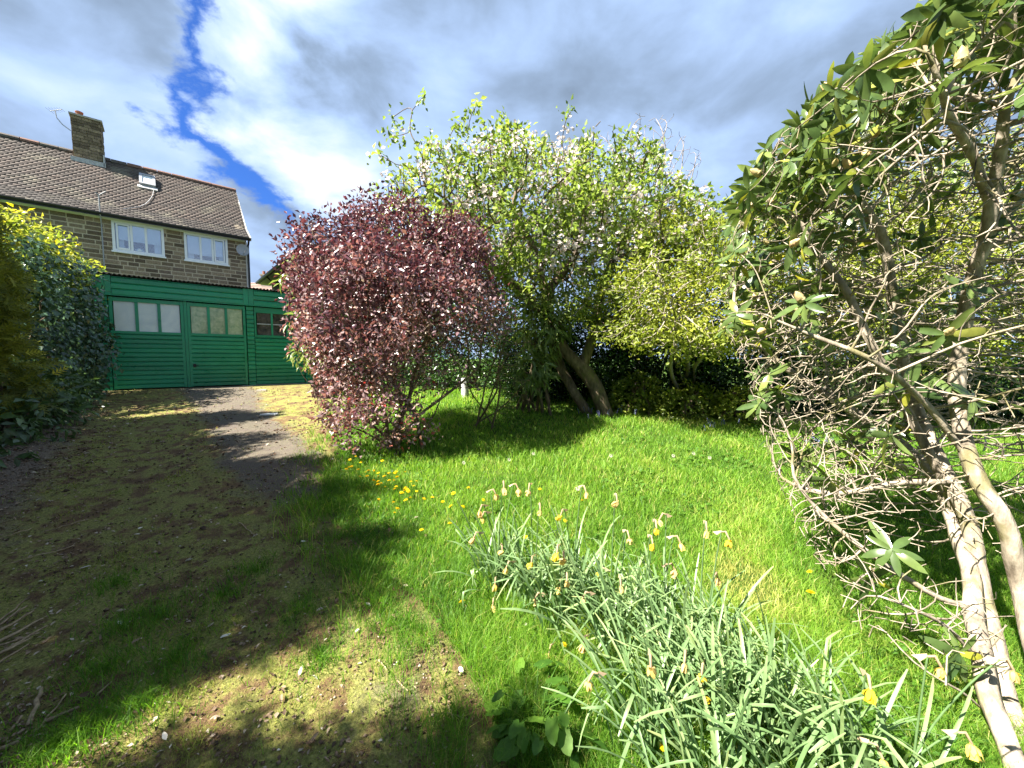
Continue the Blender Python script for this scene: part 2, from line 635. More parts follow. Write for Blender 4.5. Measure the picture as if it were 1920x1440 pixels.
# foliage and bark
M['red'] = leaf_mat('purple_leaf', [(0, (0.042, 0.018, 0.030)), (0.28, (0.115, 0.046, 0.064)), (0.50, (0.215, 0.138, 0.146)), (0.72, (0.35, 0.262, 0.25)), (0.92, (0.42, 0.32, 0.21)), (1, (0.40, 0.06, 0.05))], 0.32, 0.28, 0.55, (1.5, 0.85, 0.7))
M['red_wood'] = bark_mat('bush_stem_bark', (0.07, 0.05, 0.035), (0.19, 0.14, 0.09), 40, 0.4)
M['apple'] = leaf_mat('apple_leaf', [(0, (0.06, 0.10, 0.024)), (0.5, (0.175, 0.25, 0.05)), (0.8, (0.28, 0.35, 0.08)), (1, (0.42, 0.46, 0.15))], 0.42, 0.45, 0.35)
M['blossom'] = leaf_mat('apple_blossom', [(0, (0.66, 0.50, 0.50)), (1, (0.78, 0.72, 0.69))], 0.7, 0.4, 0.2, (1, 1, 1))
M['apple_wood'] = bark_mat('apple_bark', (0.05, 0.038, 0.027), (0.22, 0.165, 0.11), 22, 0.8, (0.10, 0.10, 0.035))
M['yellowleaf'] = leaf_mat('fresh_shrub_leaf', [(0, (0.09, 0.13, 0.018)), (0.5, (0.22, 0.27, 0.035)), (0.85, (0.35, 0.38, 0.05)), (1, (0.48, 0.46, 0.09))], 0.45, 0.42, 0.35)
M['twig'] = bark_mat('pale_twig_bark', (0.20, 0.17, 0.13), (0.46, 0.41, 0.33), 60, 0.4)
M['bare'] = bark_mat('bare_twig', (0.16, 0.14, 0.13), (0.3, 0.27, 0.25), 60, 0.2)
M['dark_leaf'] = leaf_mat('dark_laurel_leaf', [(0, (0.014, 0.034, 0.010)), (0.5, (0.042, 0.10, 0.02)), (0.8, (0.11, 0.20, 0.03)), (1, (0.22, 0.31, 0.045))], 0.26, 0.3, 0.5)
M['ivy'] = leaf_mat('ivy_leaf', [(0, (0.032, 0.065, 0.042)), (0.6, (0.07, 0.13, 0.08)), (1, (0.14, 0.22, 0.09))], 0.2, 0.2, 0.6)
M['privet'] = leaf_mat('golden_shrub_leaf', [(0, (0.05, 0.10, 0.018)), (0.45, (0.16, 0.22, 0.035)), (0.8, (0.36, 0.38, 0.07)), (1, (0.55, 0.46, 0.02))], 0.4, 0.4, 0.4)
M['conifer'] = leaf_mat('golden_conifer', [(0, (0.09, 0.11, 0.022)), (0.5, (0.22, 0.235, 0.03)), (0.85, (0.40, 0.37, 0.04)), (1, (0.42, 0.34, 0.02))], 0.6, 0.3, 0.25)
M['bramble'] = leaf_mat('undergrowth_leaf', [(0, (0.035, 0.065, 0.03)), (0.6, (0.085, 0.15, 0.055)), (1, (0.16, 0.24, 0.075))], 0.35, 0.3, 0.45)
M['pale_lance'] = leaf_mat('pale_lance_leaf', [(0, (0.07, 0.11, 0.035)), (0.6, (0.17, 0.23, 0.07)), (1, (0.36, 0.38, 0.13))], 0.4, 0.35, 0.4)
M['rhodo'] = leaf_mat('rhododendron_leaf', [(0, (0.040, 0.080, 0.026)), (0.45, (0.085, 0.135, 0.040)), (0.75, (0.155, 0.21, 0.055)), (0.94, (0.25, 0.27, 0.06)), (1, (0.42, 0.40, 0.05))], 0.24, 0.3, 0.55)
M['rhodo_wood'] = bark_mat('rhododendron_bark', (0.15, 0.12, 0.088), (0.46, 0.395, 0.305), 26, 1.0, (0.15, 0.135, 0.05))
M['bud'] = leaf_mat('flower_bud', [(0, (0.46, 0.40, 0.16)), (0.6, (0.60, 0.46, 0.24)), (1, (0.55, 0.28, 0.16))], 0.55, 0.2, 0.3, (1, 1, 0.8))
M['grass'] = leaf_mat('lawn_blade', [(0, (0.07, 0.175, 0.020)), (0.45, (0.155, 0.305, 0.030)), (0.8, (0.255, 0.40, 0.048)), (1, (0.44, 0.43, 0.13))], 0.5, 0.5, 0.3, (1.35, 1.45, 0.6))
M['mossgrass'] = leaf_mat('drive_grass_blade', [(0, (0.09, 0.15, 0.024)), (0.45, (0.21, 0.27, 0.045)), (0.75, (0.34, 0.34, 0.075)), (1, (0.48, 0.40, 0.18))], 0.6, 0.35, 0.2)
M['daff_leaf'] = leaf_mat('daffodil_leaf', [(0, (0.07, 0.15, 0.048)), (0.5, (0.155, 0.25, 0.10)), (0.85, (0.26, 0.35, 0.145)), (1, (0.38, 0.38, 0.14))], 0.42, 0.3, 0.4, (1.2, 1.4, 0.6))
M['daff_flower'] = leaf_mat('withered_petal', [(0, (0.52, 0.34, 0.16)), (0.45, (0.74, 0.56, 0.20)), (0.75, (0.82, 0.64, 0.08)), (1, (0.84, 0.62, 0.03))], 0.65, 0.35, 0.2, (1, 1, 0.7))
M['papery'] = leaf_mat('papery_spathe', [(0, (0.40, 0.29, 0.17)), (1, (0.55, 0.42, 0.28))], 0.75, 0.35, 0.15, (1, 0.9, 0.7))
M['dandelion'] = leaf_mat('dandelion_petal', [(0, (0.75, 0.46, 0.004)), (1, (0.85, 0.62, 0.008))], 0.6, 0.25, 0.2, (1, 1, 0.6))
M['bluebell'] = leaf_mat('bluebell_petal', [(0, (0.10, 0.10, 0.30)), (1, (0.22, 0.21, 0.42))], 0.6, 0.35, 0.2, (1, 1, 1))
M['weed'] = leaf_mat('broad_weed_leaf', [(0, (0.035, 0.10, 0.014)), (0.6, (0.075, 0.17, 0.02)), (1, (0.13, 0.24, 0.03))], 0.55, 0.35, 0.25)
M['litter'] = leaf_mat('leaf_litter', [(0, (0.05, 0.032, 0.02)), (0.4, (0.14, 0.09, 0.055)), (0.7, (0.30, 0.22, 0.145)), (0.9, (0.52, 0.45, 0.35)), (1, (0.68, 0.63, 0.54))], 0.75, 0.15, 0.25, (1, 0.9, 0.7))
M['stick'] = bark_mat('dry_stick', (0.16, 0.11, 0.065), (0.42, 0.33, 0.20), 50, 0.4)
M['paper'] = plain('white_scrap', (0.8, 0.8, 0.78), 0.7, 0.2, 10, 0.05)

# ------------------------------------------------------------------ ground and driveway
HN = np.array([0.74, 0.67])          # across the driveway, from the hedge towards the lawn


def acr(x, y):
    return x * HN[0] + y * HN[1]


def alo(x, y):
    return -x * HN[1] + y * HN[0]    # along the driveway, towards the garage


_edge_px = [(640, 728), (640, 760), (632, 800), (622, 845), (604, 900), (588, 960), (640, 1020), (690, 1080), (760, 1140), (830, 1210), (900, 1310), (955, 1440)]
_edge = np.array([grd(*p) for p in _edge_px])
_es, _ea = alo(_edge[:, 0], _edge[:, 1]), acr(_edge[:, 0], _edge[:, 1])
_o = np.argsort(_es); _es, _ea = _es[_o], _ea[_o]


def drive_right(s):
    return np.interp(s, _es, _ea)


def on_drive(x, y):
    """signed distance inside the right edge of the driveway (positive = on the driveway)"""
    s = alo(x, y)
    e = drive_right(s) + 0.20 * (vnoise(x, y, 1.6, 3.0) - 0.5)
    return e - acr(x, y)


def axis(lo, hi, d, far):
    core = np.arange(lo, hi + 1e-6, d)
    k = np.array([1, 2.5, 6, 14, 35, 90, 220, far])
    return np.concatenate([lo - k[::-1], core, hi + k])


gx, gy = axis(-14, 9, 0.16, 600), axis(-3, 16, 0.16, 700)
GX, GY = np.meshgrid(gx, gy, indexing='ij')
GV = np.stack([GX, GY, gz(GX, GY)], -1).reshape(-1, 3)
ni_, nj_ = len(gx), len(gy)
ii, jj = np.meshgrid(np.arange(ni_ - 1), np.arange(nj_ - 1), indexing='ij')
a_ = (ii * nj_ + jj).ravel()
GF = np.stack([a_, a_ + nj_, a_ + nj_ + 1, a_ + 1], -1)

m_, g = newmat('lawn_soil')
po = g.n('ShaderNodeNewGeometry').outputs['Position']
nn = g.noise(po, 3.0, 6, 0.6); nf = g.noise(po, 60, 4, 0.7)
c = g.ramp(nn, [(0.3, (0.030, 0.060, 0.010)), (0.55, (0.055, 0.10, 0.014)), (0.75, (0.085, 0.10, 0.024))])
c = g.mix(1.0, c, g.ramp(nf, [(0.3, (0.5, 0.5, 0.5)), (0.7, (1.35, 1.35, 1.35))]), 'MULTIPLY')
g.out(g.bsdf(c, 0.95, 0.1, g.bump(nf, 0.7, 0.02)))
M['soil'] = m_
obj('ground', mesh('ground', GV, GF, M['soil'], None, True), kind='structure')

m_, g = newmat('mossy_driveway')
po = g.n('ShaderNodeNewGeometry').outputs['Position']
tint = g.attr('tint')                # how bare the old tarmac is worn
n1 = g.noise(po, 1.9, 6, 0.62, 0.3); n2 = g.noise(po, 6.5, 6, 0.65, 0.2); nf = g.noise(po, 75, 5, 0.75); ng = g.noise(po, 240, 3, 0.7)
tar = g.ramp(ng, [(0.35, (0.075, 0.062, 0.052)), (0.6, (0.16, 0.135, 0.112)), (0.75, (0.32, 0.28, 0.235))])
rust = g.ramp(n2, [(0.3, (0.09, 0.055, 0.028)), (0.7, (0.26, 0.16, 0.075))])
moss = g.ramp(nf, [(0.3, (0.13, 0.14, 0.034)), (0.7, (0.31, 0.30, 0.085))])
dirt = g.ramp(nf, [(0.3, (0.07, 0.052, 0.038)), (0.7, (0.26, 0.205, 0.15))])
c = g.mix(g.mr(g.m('ADD', n2, g.m('MULTIPLY', n1, 0.4)), 0.60, 0.76), rust, moss)
c = g.mix(g.mr(g.m('ADD', tint, g.m('MULTIPLY', g.m('SUBTRACT', g.m('ADD', n1, g.m('MULTIPLY', n2, 0.7)), 0.85), 1.5)), 0.40, 0.85, 0, 0.9), c, tar)
d2 = g.attr('bank')
c = g.mix(g.mr(g.m('ADD', d2, g.m('MULTIPLY', g.m('SUBTRACT', n2, 0.5), 0.9)), 0.45, 0.75), c, dirt)
sc_ = g.ramp(n2, [(0.3, (0.045, 0.07, 0.014)), (0.7, (0.085, 0.105, 0.022))])
c = g.mix(g.mr(g.m('ADD', g.attr('edge'), g.m('MULTIPLY', g.m('SUBTRACT', n2, 0.5), 1.2)), 0.25, 0.75), c, sc_)
c = g.mix(1.0, c, g.ramp(nf, [(0.28, (0.6, 0.6, 0.6)), (0.72, (1.3, 1.3, 1.3))]), 'MULTIPLY')
g.out(g.bsdf(c, 0.9, 0.25, g.bump(g.m('ADD', nf, g.m('MULTIPLY', ng, 0.5)), 0.8, 0.02)))
M['drive'] = m_
ss = np.arange(-2.2, 13.6, 0.12)
tt = np.concatenate([np.linspace(0, 1, 46), [1.03, 1.06, 1.09]])
left = -2.5
DS, DT = np.meshgrid(ss, tt, indexing='ij')
er = drive_right(DS)
DA = left + (er - left) * np.minimum(DT, 1) + 4.0 * np.maximum(DT - 1, 0)
DXw = DA * HN[0] - DS * HN[1]
DYw = DA * HN[1] + DS * HN[0]
wob = 0.22 * (vnoise(DXw, DYw, 1.6, 3.0) - 0.5) * np.clip((DT - 0.9) * 12, 0, 1)
DXw += wob * HN[0]; DYw += wob * HN[1]
bank = np.clip((-0.35 - DA) / 0.9, 0, 1)
DZ = gz(DXw, DYw) + 0.008 + 0.10 * bank ** 2 * np.clip((8.4 - DYw) / 1.5, 0, 1)
DZ -= 0.012 * (DT > 1.08)
DV = np.stack([DXw, DYw, DZ], -1).reshape(-1, 3)
n_s, n_t = DS.shape
ii, jj = np.meshgrid(np.arange(n_s - 1), np.arange(n_t - 1), indexing='ij')
a_ = (ii * n_t + jj).ravel()
DF = np.stack([a_, a_ + n_t, a_ + n_t + 1, a_ + 1], -1)
wear = np.exp(-((DA - 0.85) / 0.42) ** 2) * np.clip((DS - 3.2) / 1.5, 0, 1) + 0.42 * np.exp(-((DA - 0.9) / 0.6) ** 2) + 0.55 * np.clip((DS - 8.0) / 2, 0, 1) * np.exp(-((DA - 1.0) / 0.9) ** 2)
dme = mesh('driveway', DV, DF[:, ::-1], M['drive'], wear.ravel(), True)
at_ = dme.attributes.new('bank', 'FLOAT', 'POINT'); at_.data.foreach_set('value', bank.ravel().astype(np.float32))
at_ = dme.attributes.new('edge', 'FLOAT', 'POINT'); at_.data.foreach_set('value', np.clip((DT - 0.97) / 0.09, 0, 1).ravel().astype(np.float32))
obj('driveway', dme, kind='structure')


def drive_z(x, y):
    b_ = np.clip((-0.35 - acr(x, y)) / 0.9, 0, 1)
    return gz(x, y) + 0.008 + 0.10 * b_ ** 2 * np.clip((8.4 - y) / 1.5, 0, 1)


# ------------------------------------------------------------------ garage
TH = rad(41.9)
GAR = (-8.846, 8.30, 0.79)
gar = thing('garage', GAR, 'long green painted timber garage with corrugated roof at the top of the driveway', 'garage', rotz=TH)


def gobj(name, b, mat, parent, smooth=False):
    return obj(name, b.mesh(name, mat, smooth), parent)


def lap(h, d=0.034):
    return [(0, 0), (-d * 0.9, 0.0), (-d, h * 0.06), (-d, h * 0.72), (-d * 0.55, h * 0.80), (-d * 0.28, h * 0.92), (-d * 0.25, h), (0, h)]


def planks(parent, x0, x1, z0, z1, n, y=0.0, nm='plank', jitter=True):
    hs = (z1 - z0) / n
    for i in range(n):
        zz = z0 + i * hs
        b = B().prism([(y + a, zz + c_) for a, c_ in lap(hs * 0.985)], x0, x1, 0.5)
        o = gobj(nm, b, M['green'], parent)
        if jitter:
            o.location = (0, R.normal(0, 0.0018), R.normal(0, 0.0012))
            o.rotation_euler = (0, R.normal(0, 0.0008), 0)


def leafdoor(x0, x1, pane_mat, handle=False):
    d = obj('door', None, gar)
    st = 0.055
    b = B()
    b.box((x0, -0.045, 0.03), (x0 + st, 0.0, 2.04)); b.box((x1 - st, -0.045, 0.03), (x1, 0.0, 2.04))
    b.box((x0 + st, -0.04, 1.955), (x1 - st, 0.0, 2.035)); b.box((x0 + st, -0.04, 1.255), (x1 - st, 0.0, 1.31))
    gobj('door_frame', b, M['green'], d)
    planks(d, x0 + st, x1 - st, 0.035, 1.25, 12, -0.004)
    wn = x1 - x0 - 2 * st
    for k in range(1, 3):
        xb = x0 + st + wn * k / 3
        gobj('glazing_bar', B().box((xb - 0.028, -0.036, 1.311), (xb + 0.028, -0.001, 1.954)), M['green'], d)
    for k in range(3):
        xa = x0 + st + wn * k / 3; xb = x0 + st + wn * (k + 1) / 3
        o = gobj('pane', B().box((xa + 0.015, -0.012, 1.305), (xb - 0.015, -0.006, 1.96)), pane_mat, d)
    if handle:
        gobj('door_handle', B().box((x0 + 0.065, -0.06, 0.50), (x0 + 0.12, -0.03, 0.58)).tube([(x0 + 0.09, -0.06, 0.54), (x0 + 0.09, -0.09, 0.54), (x0 + 0.16, -0.09, 0.54)], 0.010), M['black'], d)
    return d


leafdoor(0.20, 1.425, M['pane_white'])
gobj('cover_strip', B().box((1.43, -0.055, 0.02), (1.485, 0.0, 2.05)), M['green'], gar)
leafdoor(1.49, 2.64, M['pane_green'], True)
# side leaf with a six light window
sl = obj('side_panel', None, gar)
planks(sl, 2.83, 3.98, 0.03, 1.25, 12)
b = B().box((2.83, -0.04, 1.255), (3.98, 0, 1.32)).box((2.83, -0.04, 1.90), (3.98, 0, 2.04)).box((2.83, -0.038, 1.321), (2.87, 0, 1.899)).box((3.94, -0.038, 1.321), (3.98, 0, 1.899))
gobj('window_frame', b, M['green'], sl)
for k in range(1, 3):
    xb = 2.87 + 1.07 * k / 3
    gobj('glazing_bar', B().box((xb - 0.022, -0.034, 1.321), (xb + 0.022, 0, 1.899)), M['green'], sl)
for k in range(3):
    xa, xb = 2.87 + 1.07 * k / 3 + 0.024, 2.87 + 1.07 * (k + 1) / 3 - 0.024
    gobj('glazing_bar', B().box((xa, -0.03, 1.60), (xb, 0, 1.625)), M['lead'], sl)
    for z0, z1 in ((1.322, 1.598), (1.627, 1.898)):
        gobj('pane', B().box((xa, -0.014, z0), (xb, -0.008, z1)), M['pane_dark'], sl)
# short board pilasters
for x0, x1 in ((0.0, 0.185), (2.66, 2.815), (4.0, 4.16)):
    pl = obj('pilaster', None, gar)
    planks(pl, x0, x1, 0.0, 2.06, 19, -0.02)
ep = obj('side_panel', None, gar)
planks(ep, 4.165, 5.35, 0.03, 2.06, 20)
# fascia
fa = obj('fascia', None, gar)
planks(fa, 0.26, 2.60, 2.085, 2.48, 3, -0.06)
planks(fa, 2.83, 5.35, 2.085, 2.48, 3, -0.06)
for x0, x1 in ((-0.03, 0.05), (0.055, 0.155), (0.16, 0.255), (2.605, 2.71), (2.715, 2.825)):
    gobj('plank', B().box((x0, -0.088, 2.083), (x1, -0.045, 2.485)), M['green'], fa)
gobj('drip_rail', B().box((-0.04, -0.10, 2.062), (5.36, -0.02, 2.081)), M['green'], gar)
# back, side walls, roof
b = B().box((0.0, 0.03, 0.0), (0.06, 4.6, 2.42)).box((5.29, 0.03, 0), (5.35, 4.6, 2.42)).box((0.06, 4.54, 0), (5.29, 4.6, 2.42))
for k in range(20):
    b.prism([(0.035, 0.02 + k * 0.12), (0.02, 0.02 + k * 0.12), (0.035, 0.13 + k * 0.12)], -0.001, 0.0)
gobj('wall', b, M['green'], gar)
b = B()
for k in range(22):
    z0 = 0.01 + k * 0.11
    b.add([(-0.022, 0.0, z0), (-0.022, 4.6, z0), (-0.022, 4.6, z0 + 0.08), (-0.022, 0.0, z0 + 0.08), (-0.003, 0.0, z0 + 0.105), (-0.003, 4.6, z0 + 0.105)], [(0, 3, 2, 1), (3, 4, 5, 2)])
gobj('cladding', b, M['green'], gar)['kind'] = 'stuff'
xs = np.arange(-0.12, 5.45, 0.0095 * 2)
zs = 0.018 * np.sin(xs * 2 * math.pi / 0.076)
V = []
for y_, z_ in ((-0.16, 2.515), (4.75, 2.44)):
    V.append(np.stack([xs, np.full_like(xs, y_), z_ + zs], -1))
V = np.concatenate(V + [v - np.array([0, 0, 0.006]) for v in V])
k = len(xs); i_ = np.arange(k - 1)
F = np.concatenate([np.stack([i_, i_ + 1, i_ + k + 1, i_ + k], -1), np.stack([2 * k + i_, 3 * k + i_, 3 * k + i_ + 1, 2 * k + i_ + 1], -1), np.stack([i_, 2 * k + i_, 2 * k + i_ + 1, i_ + 1], -1)])
obj('corrugated_roof', mesh('corrugated_roof', V, F, M['corr']), gar)
gobj('plinth', B().box((2.5, -0.22, -0.12), (5.6, 0.06, 0.012)), M['conc'], gar)

# ------------------------------------------------------------------ house
HP = (-10.096, 15.0, 0.79)
house = thing('house', HP, 'two storey stone house with brown tiled roof and white windows behind the green garage', 'house', rotz=TH)
XL = -11.0
wins = [(-3.57, -2.33), (-1.81, -0.58)]
WZ0, WZ1 = 4.15, 5.10
xc = [XL, wins[0][0], wins[0][1], wins[1][0], wins[1][1], 0.0]
b = B()
for i in range(5):
    if i in (1, 3):
        b.box((xc[i], 0.008, 0), (xc[i + 1], 0.25, WZ0)); b.box((xc[i], 0.008, WZ1), (xc[i + 1], 0.25, 5.2))
    else:
        b.box((xc[i], 0.008, 0), (xc[i + 1], 0.25, 5.2))
b.box((-0.25, 0.25, 0), (0.0, 6.0, 5.2)).box((XL, 5.75, 0), (-0.25, 6.0, 5.2)).box((XL, 0.25, 0), (XL + 0.25, 5.75, 5.2))
b.add([(0, 0.014, 5.2), (0, 6.0, 5.2), (0, 3.0, 7.9), (-0.25, 0.014, 5.2), (-0.25, 6.0, 5.2), (-0.25, 3.0, 7.9)], [(0, 1, 2), (3, 5, 4), (0, 2, 5, 3), (1, 4, 5, 2)])
wall = gobj('wall', b, M['mortar'], house)
gobj('room_back', B().box((XL + 0.3, 1.6, 3.2), (-0.3, 1.65, 5.15)).box((XL + 0.3, 0.3, 3.15), (-0.3, 1.6, 3.2)), M['dark'], house)


def stone_mesh(L, h):
    b = B()
    d = 0.006
    V = [(0, 0.016, 0), (L, 0.016, 0), (L, 0.016, h), (0, 0.016, h), (d, 0, d), (L - d, 0, d), (L - d, 0, h - d), (d, 0, h - d), (L * 0.35, -0.008, h * 0.55), (L * 0.7, -0.006, h * 0.45)]
    b.add(V, [(0, 1, 5, 4), (1, 2, 6, 5), (2, 3, 7, 6), (3, 0, 4, 7), (4, 5, 9, 8), (5, 6, 9), (6, 7, 8, 9), (7, 4, 8)])
    return b


PITCHZ = 0.138
brick_me = {}
rest = B()
nb = 0
for row in range(0, 38):
    z0 = 0.005 + row * PITCHZ
    h = PITCHZ - 0.022
    if z0 + h > 5.19: continue
    x = 0.0 if row % 2 else -0.0
    while x > XL + 0.1:
        L = float(R.choice([0.18, 0.27, 0.33, 0.38, 0.43], p=[.12, .23, .3, .25, .1]))
        if x == 0.0 and row % 2: L = 0.2
        xa, xb = x - L + 0.022, x
        x -= L
        seg = [(xa, xb)]
        if z0 + h > WZ0 - 0.01:
            for wa, wb in wins:
                new = []
                for p, q in seg:
                    if q <= wa or p >= wb: new.append((p, q))
                    else:
                        if p < wa: new.append((p, wa))
                        if q > wb: new.append((wb, q))
                seg = new
        for p, q in seg:
            if q - p < 0.05: continue
            if z0 > 2.75 and p > -4.7 and nb < 300:
                Lq = round(q - p, 2)
                key = Lq
                if key not in brick_me:
                    brick_me[key] = stone_mesh(Lq, h).mesh('brick', M['stone'])
                o = obj('brick', brick_me[key], wall, (p, R.normal(0, 0.003), z0))
                nb += 1
            else:
                sm = stone_mesh(q - p, h)
                rest.add(np.concatenate(sm.V) + np.array([p, 0, z0]), sm.F, R.random())
gobj('bricks', rest, M['stone'], wall)['kind'] = 'stuff'
# gable end stones
gs = B()
for row in range(57):
    z0 = 0.005 + row * PITCHZ
    ymax = 6.0 if z0 < 5.05 else 3 + (7.8 - z0) * 3 / 2.7
    ymin = 0.0 if z0 < 5.05 else 3 - (7.8 - z0) * 3 / 2.7
    y_ = ymin + 0.02
    while y_ < ymax - 0.25:
        L = float(R.choice([0.2, 0.3, 0.38, 0.44]))
        gs.box((0.0, y_, z0), (0.016, min(y_ + L - 0.016, ymax), z0 + PITCHZ - 0.016), R.random())
        y_ += L
gobj('gable_stone', gs, M['stone'], wall)['kind'] = 'stuff'


def window(xa, xb, casement):
    wn = obj('window', None, house)
    f = 0.07
    b = B().box((xa, -0.03, WZ0), (xb, 0.07, WZ0 + f)).box((xa, -0.03, WZ1 - f), (xb, 0.07, WZ1)).box((xa, -0.028, WZ0 + f), (xa + f, 0.068, WZ1 - f)).box((xb - f, -0.028, WZ0 + f), (xb, 0.068, WZ1 - f))
    ws = (xb - xa - 2 * f)
    for k in (1, 2):
        xm = xa + f + ws * (k / 3 + (0.01 if k == 1 else -0.01))
        b.box((xm - 0.03, -0.026, WZ0 + f), (xm + 0.03, 0.066, WZ1 - f))
    gobj('frame', b, M['white'], wn)
    gobj('sill', B().box((xa - 0.03, -0.09, WZ0 - 0.05), (xb + 0.03, 0.02, WZ0 - 0.002)), M['white'], wn)
    for k in range(3):
        x0 = xa + f + ws * k / 3; x1 = x0 + ws / 3
        if k == casement:
            gobj('casement', B().box((x0 + 0.03, -0.045, WZ0 + f), (x1 - 0.03, -0.029, WZ0 + f + 0.05)).box((x0 + 0.03, -0.045, WZ1 - f - 0.05), (x1 - 0.03, -0.029, WZ1 - f)).box((x0 + 0.03, -0.044, WZ0 + f + 0.05), (x0 + 0.07, -0.029, WZ1 - f - 0.05)).box((x1 - 0.07, -0.044, WZ0 + f + 0.05), (x1 - 0.03, -0.029, WZ1 - f - 0.05)), M['white'], wn)
        gobj('pane', B().box((x0 + 0.01, 0.016, WZ0 + 0.06), (x1 - 0.01, 0.022, WZ1 - 0.06)), M['glass'], wn)
        gobj('blind', B().box((x0 + 0.02, 0.036, WZ0 + (0.38 if xa < -2 else 0.25) + R.normal(0, 0.01)), (x1 - 0.02, 0.04, WZ1 - 0.03)), M['blind'], wn)
    for k in (0.13, 0.87):
        cx = xa + (xb - xa) * k
        gobj('curtain', B().box((cx - 0.10, 0.13, WZ0 + 0.02), (cx + 0.10, 0.14, WZ1 - 0.1)), M['blind'], wn)
    return wn


w1 = window(*wins[0], 0)
window(*wins[1], 2)
# pale round thing on the left sill
gobj('ornament', B().tube([(-2.95, 0.12, WZ0 + 0.06), (-2.95, 0.12, WZ0 + 0.10), (-2.95, 0.12, WZ0 + 0.16), (-2.95, 0.12, WZ0 + 0.2)], np.array([0.08, 0.12, 0.11, 0.03]), 10), M['blind'], w1)

# roof
roof = obj('roof', None, house)
prof = [(-0.28, 5.18), (0.62, 5.72), (3.0, 7.98), (6.3, 5.15)]
b = B()
pts = prof + [(6.3, 5.05), (3.0, 7.84), (0.64, 5.6), (-0.28, 5.10)]
b.prism(pts[::-1], XL - 0.2, 0.10)
gobj('roof_deck', b, M['black'], roof)
TV, TF, TT = [], [], []


def tile_run(p0, p1, rows, tones, jit):
    p0, p1 = np.array(p0), np.array(p1)
    d = (p1 - p0) / rows
    dl = np.linalg.norm(d); dn = np.array([-d[1], d[0]]) / dl
    for r_ in range(rows):
        a = p0 + d * r_; c_ = p0 + d * (r_ + 1.15)
        x = XL - 0.2 + (0.085 if r_ % 2 else 0)
        while x < 0.13:
            wdt = 0.168
            up = 0.018 + R.normal(0, 0.003)
            f0 = a + dn * (up + 0.008); f1 = a + dn * up; b0 = c_ + dn * 0.012
            x1 = min(x + wdt, 0.13)
            n_ = len(TV) and sum(len(v) for v in TV)
            TV.append([(x, f1[0], f1[1]), (x1, f1[0], f1[1]), (x, f0[0], f0[1]), (x1, f0[0], f0[1]), (x, b0[0], b0[1]), (x1, b0[0], b0[1])])
            t_ = tones(x, r_) + R.normal(0, jit)
            TT.append(min(max(t_, 0), 1))
            x += wdt + 0.004


tile_run(prof[0], prof[1], 8, lambda x, r_: 0.08, 0.06)
tile_run(prof[1], prof[2], 26, lambda x, r_: 0.42 + 0.25 * (vnoise(x, r_ * 0.15, 0.5, 5) - 0.5) + (0.12 if r_ > 23 and x > -3.6 else 0), 0.10)
tv = np.array(TV).reshape(-1, 3)
base = np.arange(len(TV))[:, None] * 6
tf = np.concatenate([base + np.array(q) for q in ([0, 1, 3, 2], [2, 3, 5, 4], [0, 2, 4, 4], [1, 5, 3, 3])])
tq = [tf[:2 * len(TV)], np.concatenate([base + np.array(q) for q in ([0, 2, 4], [1, 5, 3])])]
o = obj('roof_tiles', mesh('roof_tiles', tv, tq, M['tile'], np.repeat(TT, 6)), roof, None, 'stuff')
ridge_me = {}
for k, x0 in enumerate(np.arange(XL - 0.2, 0.1, 0.42)):
    mt = 'ridge' if x0 > -3.5 or R.random() < 0.2 else 'tile'
    if mt not in ridge_me:
        ang = np.linspace(-0.15, math.pi + 0.15, 7)
        pr = [(0.14 * math.cos(t), 0.13 * math.sin(t)) for t in ang] + [(0.115 * math.cos(t), 0.105 * math.sin(t)) for t in ang[::-1]]
        ridge_me[mt] = B().prism(pr, 0, 0.405, 0.35).mesh('ridge_tile', M[mt])
    obj('ridge_tile', ridge_me[mt], roof, (x0, 3.0, 7.93 + R.normal(0, 0.004)))
gobj('verge', B().prism([(-0.28, 5.10), (-0.28, 5.22), (0.62, 5.76), (3.0, 8.0), (3.0, 7.90), (0.64, 5.62)][::-1], 0.101, 0.135), M['soffit'], roof)
# gutter, fascia board, downpipe
gobj('fascia_board', B().box((XL - 0.1, -0.06, 5.105), (-0.02, -0.02, 5.215)).box((XL - 0.1, -0.02, 5.101), (-0.02, 0.012, 5.113)), M['white'], house)
b = B().prism([(-0.30 + 0.06 * math.cos(t), 5.20 + 0.06 * math.sin(t)) for t in np.linspace(math.pi, 2 * math.pi, 7)] + [(-0.245, 5.21), (-0.355, 5.21)], XL - 0.2, 0.12)
gobj('gutter', b, M['black'], house)
gobj('downpipe', B().tube([(0.05, -0.28, 5.15), (0.05, -0.2, 5.05), (0.05, -0.06, 4.95), (0.05, -0.05, 0.1)], 0.035, 8), M['black'], house)
gobj('corner_board', B().box((-0.03, -0.03, 0.05), (0.022, -0.004, 5.1)), M['soffit'], house)
gobj('vent_pipe', B().tube([(-3.78, -0.12, 3.3), (-3.78, -0.12, 4.9), (-3.78, -0.30, 5.15), (-3.78, -0.36, 5.72)], 0.017, 7).tube([(-3.78, -0.36, 5.70), (-3.62, -0.36, 5.86)], 0.013).tube([(-3.78, -0.36, 5.70), (-3.86, -0.36, 5.78)], 0.013), M['grey'], house)
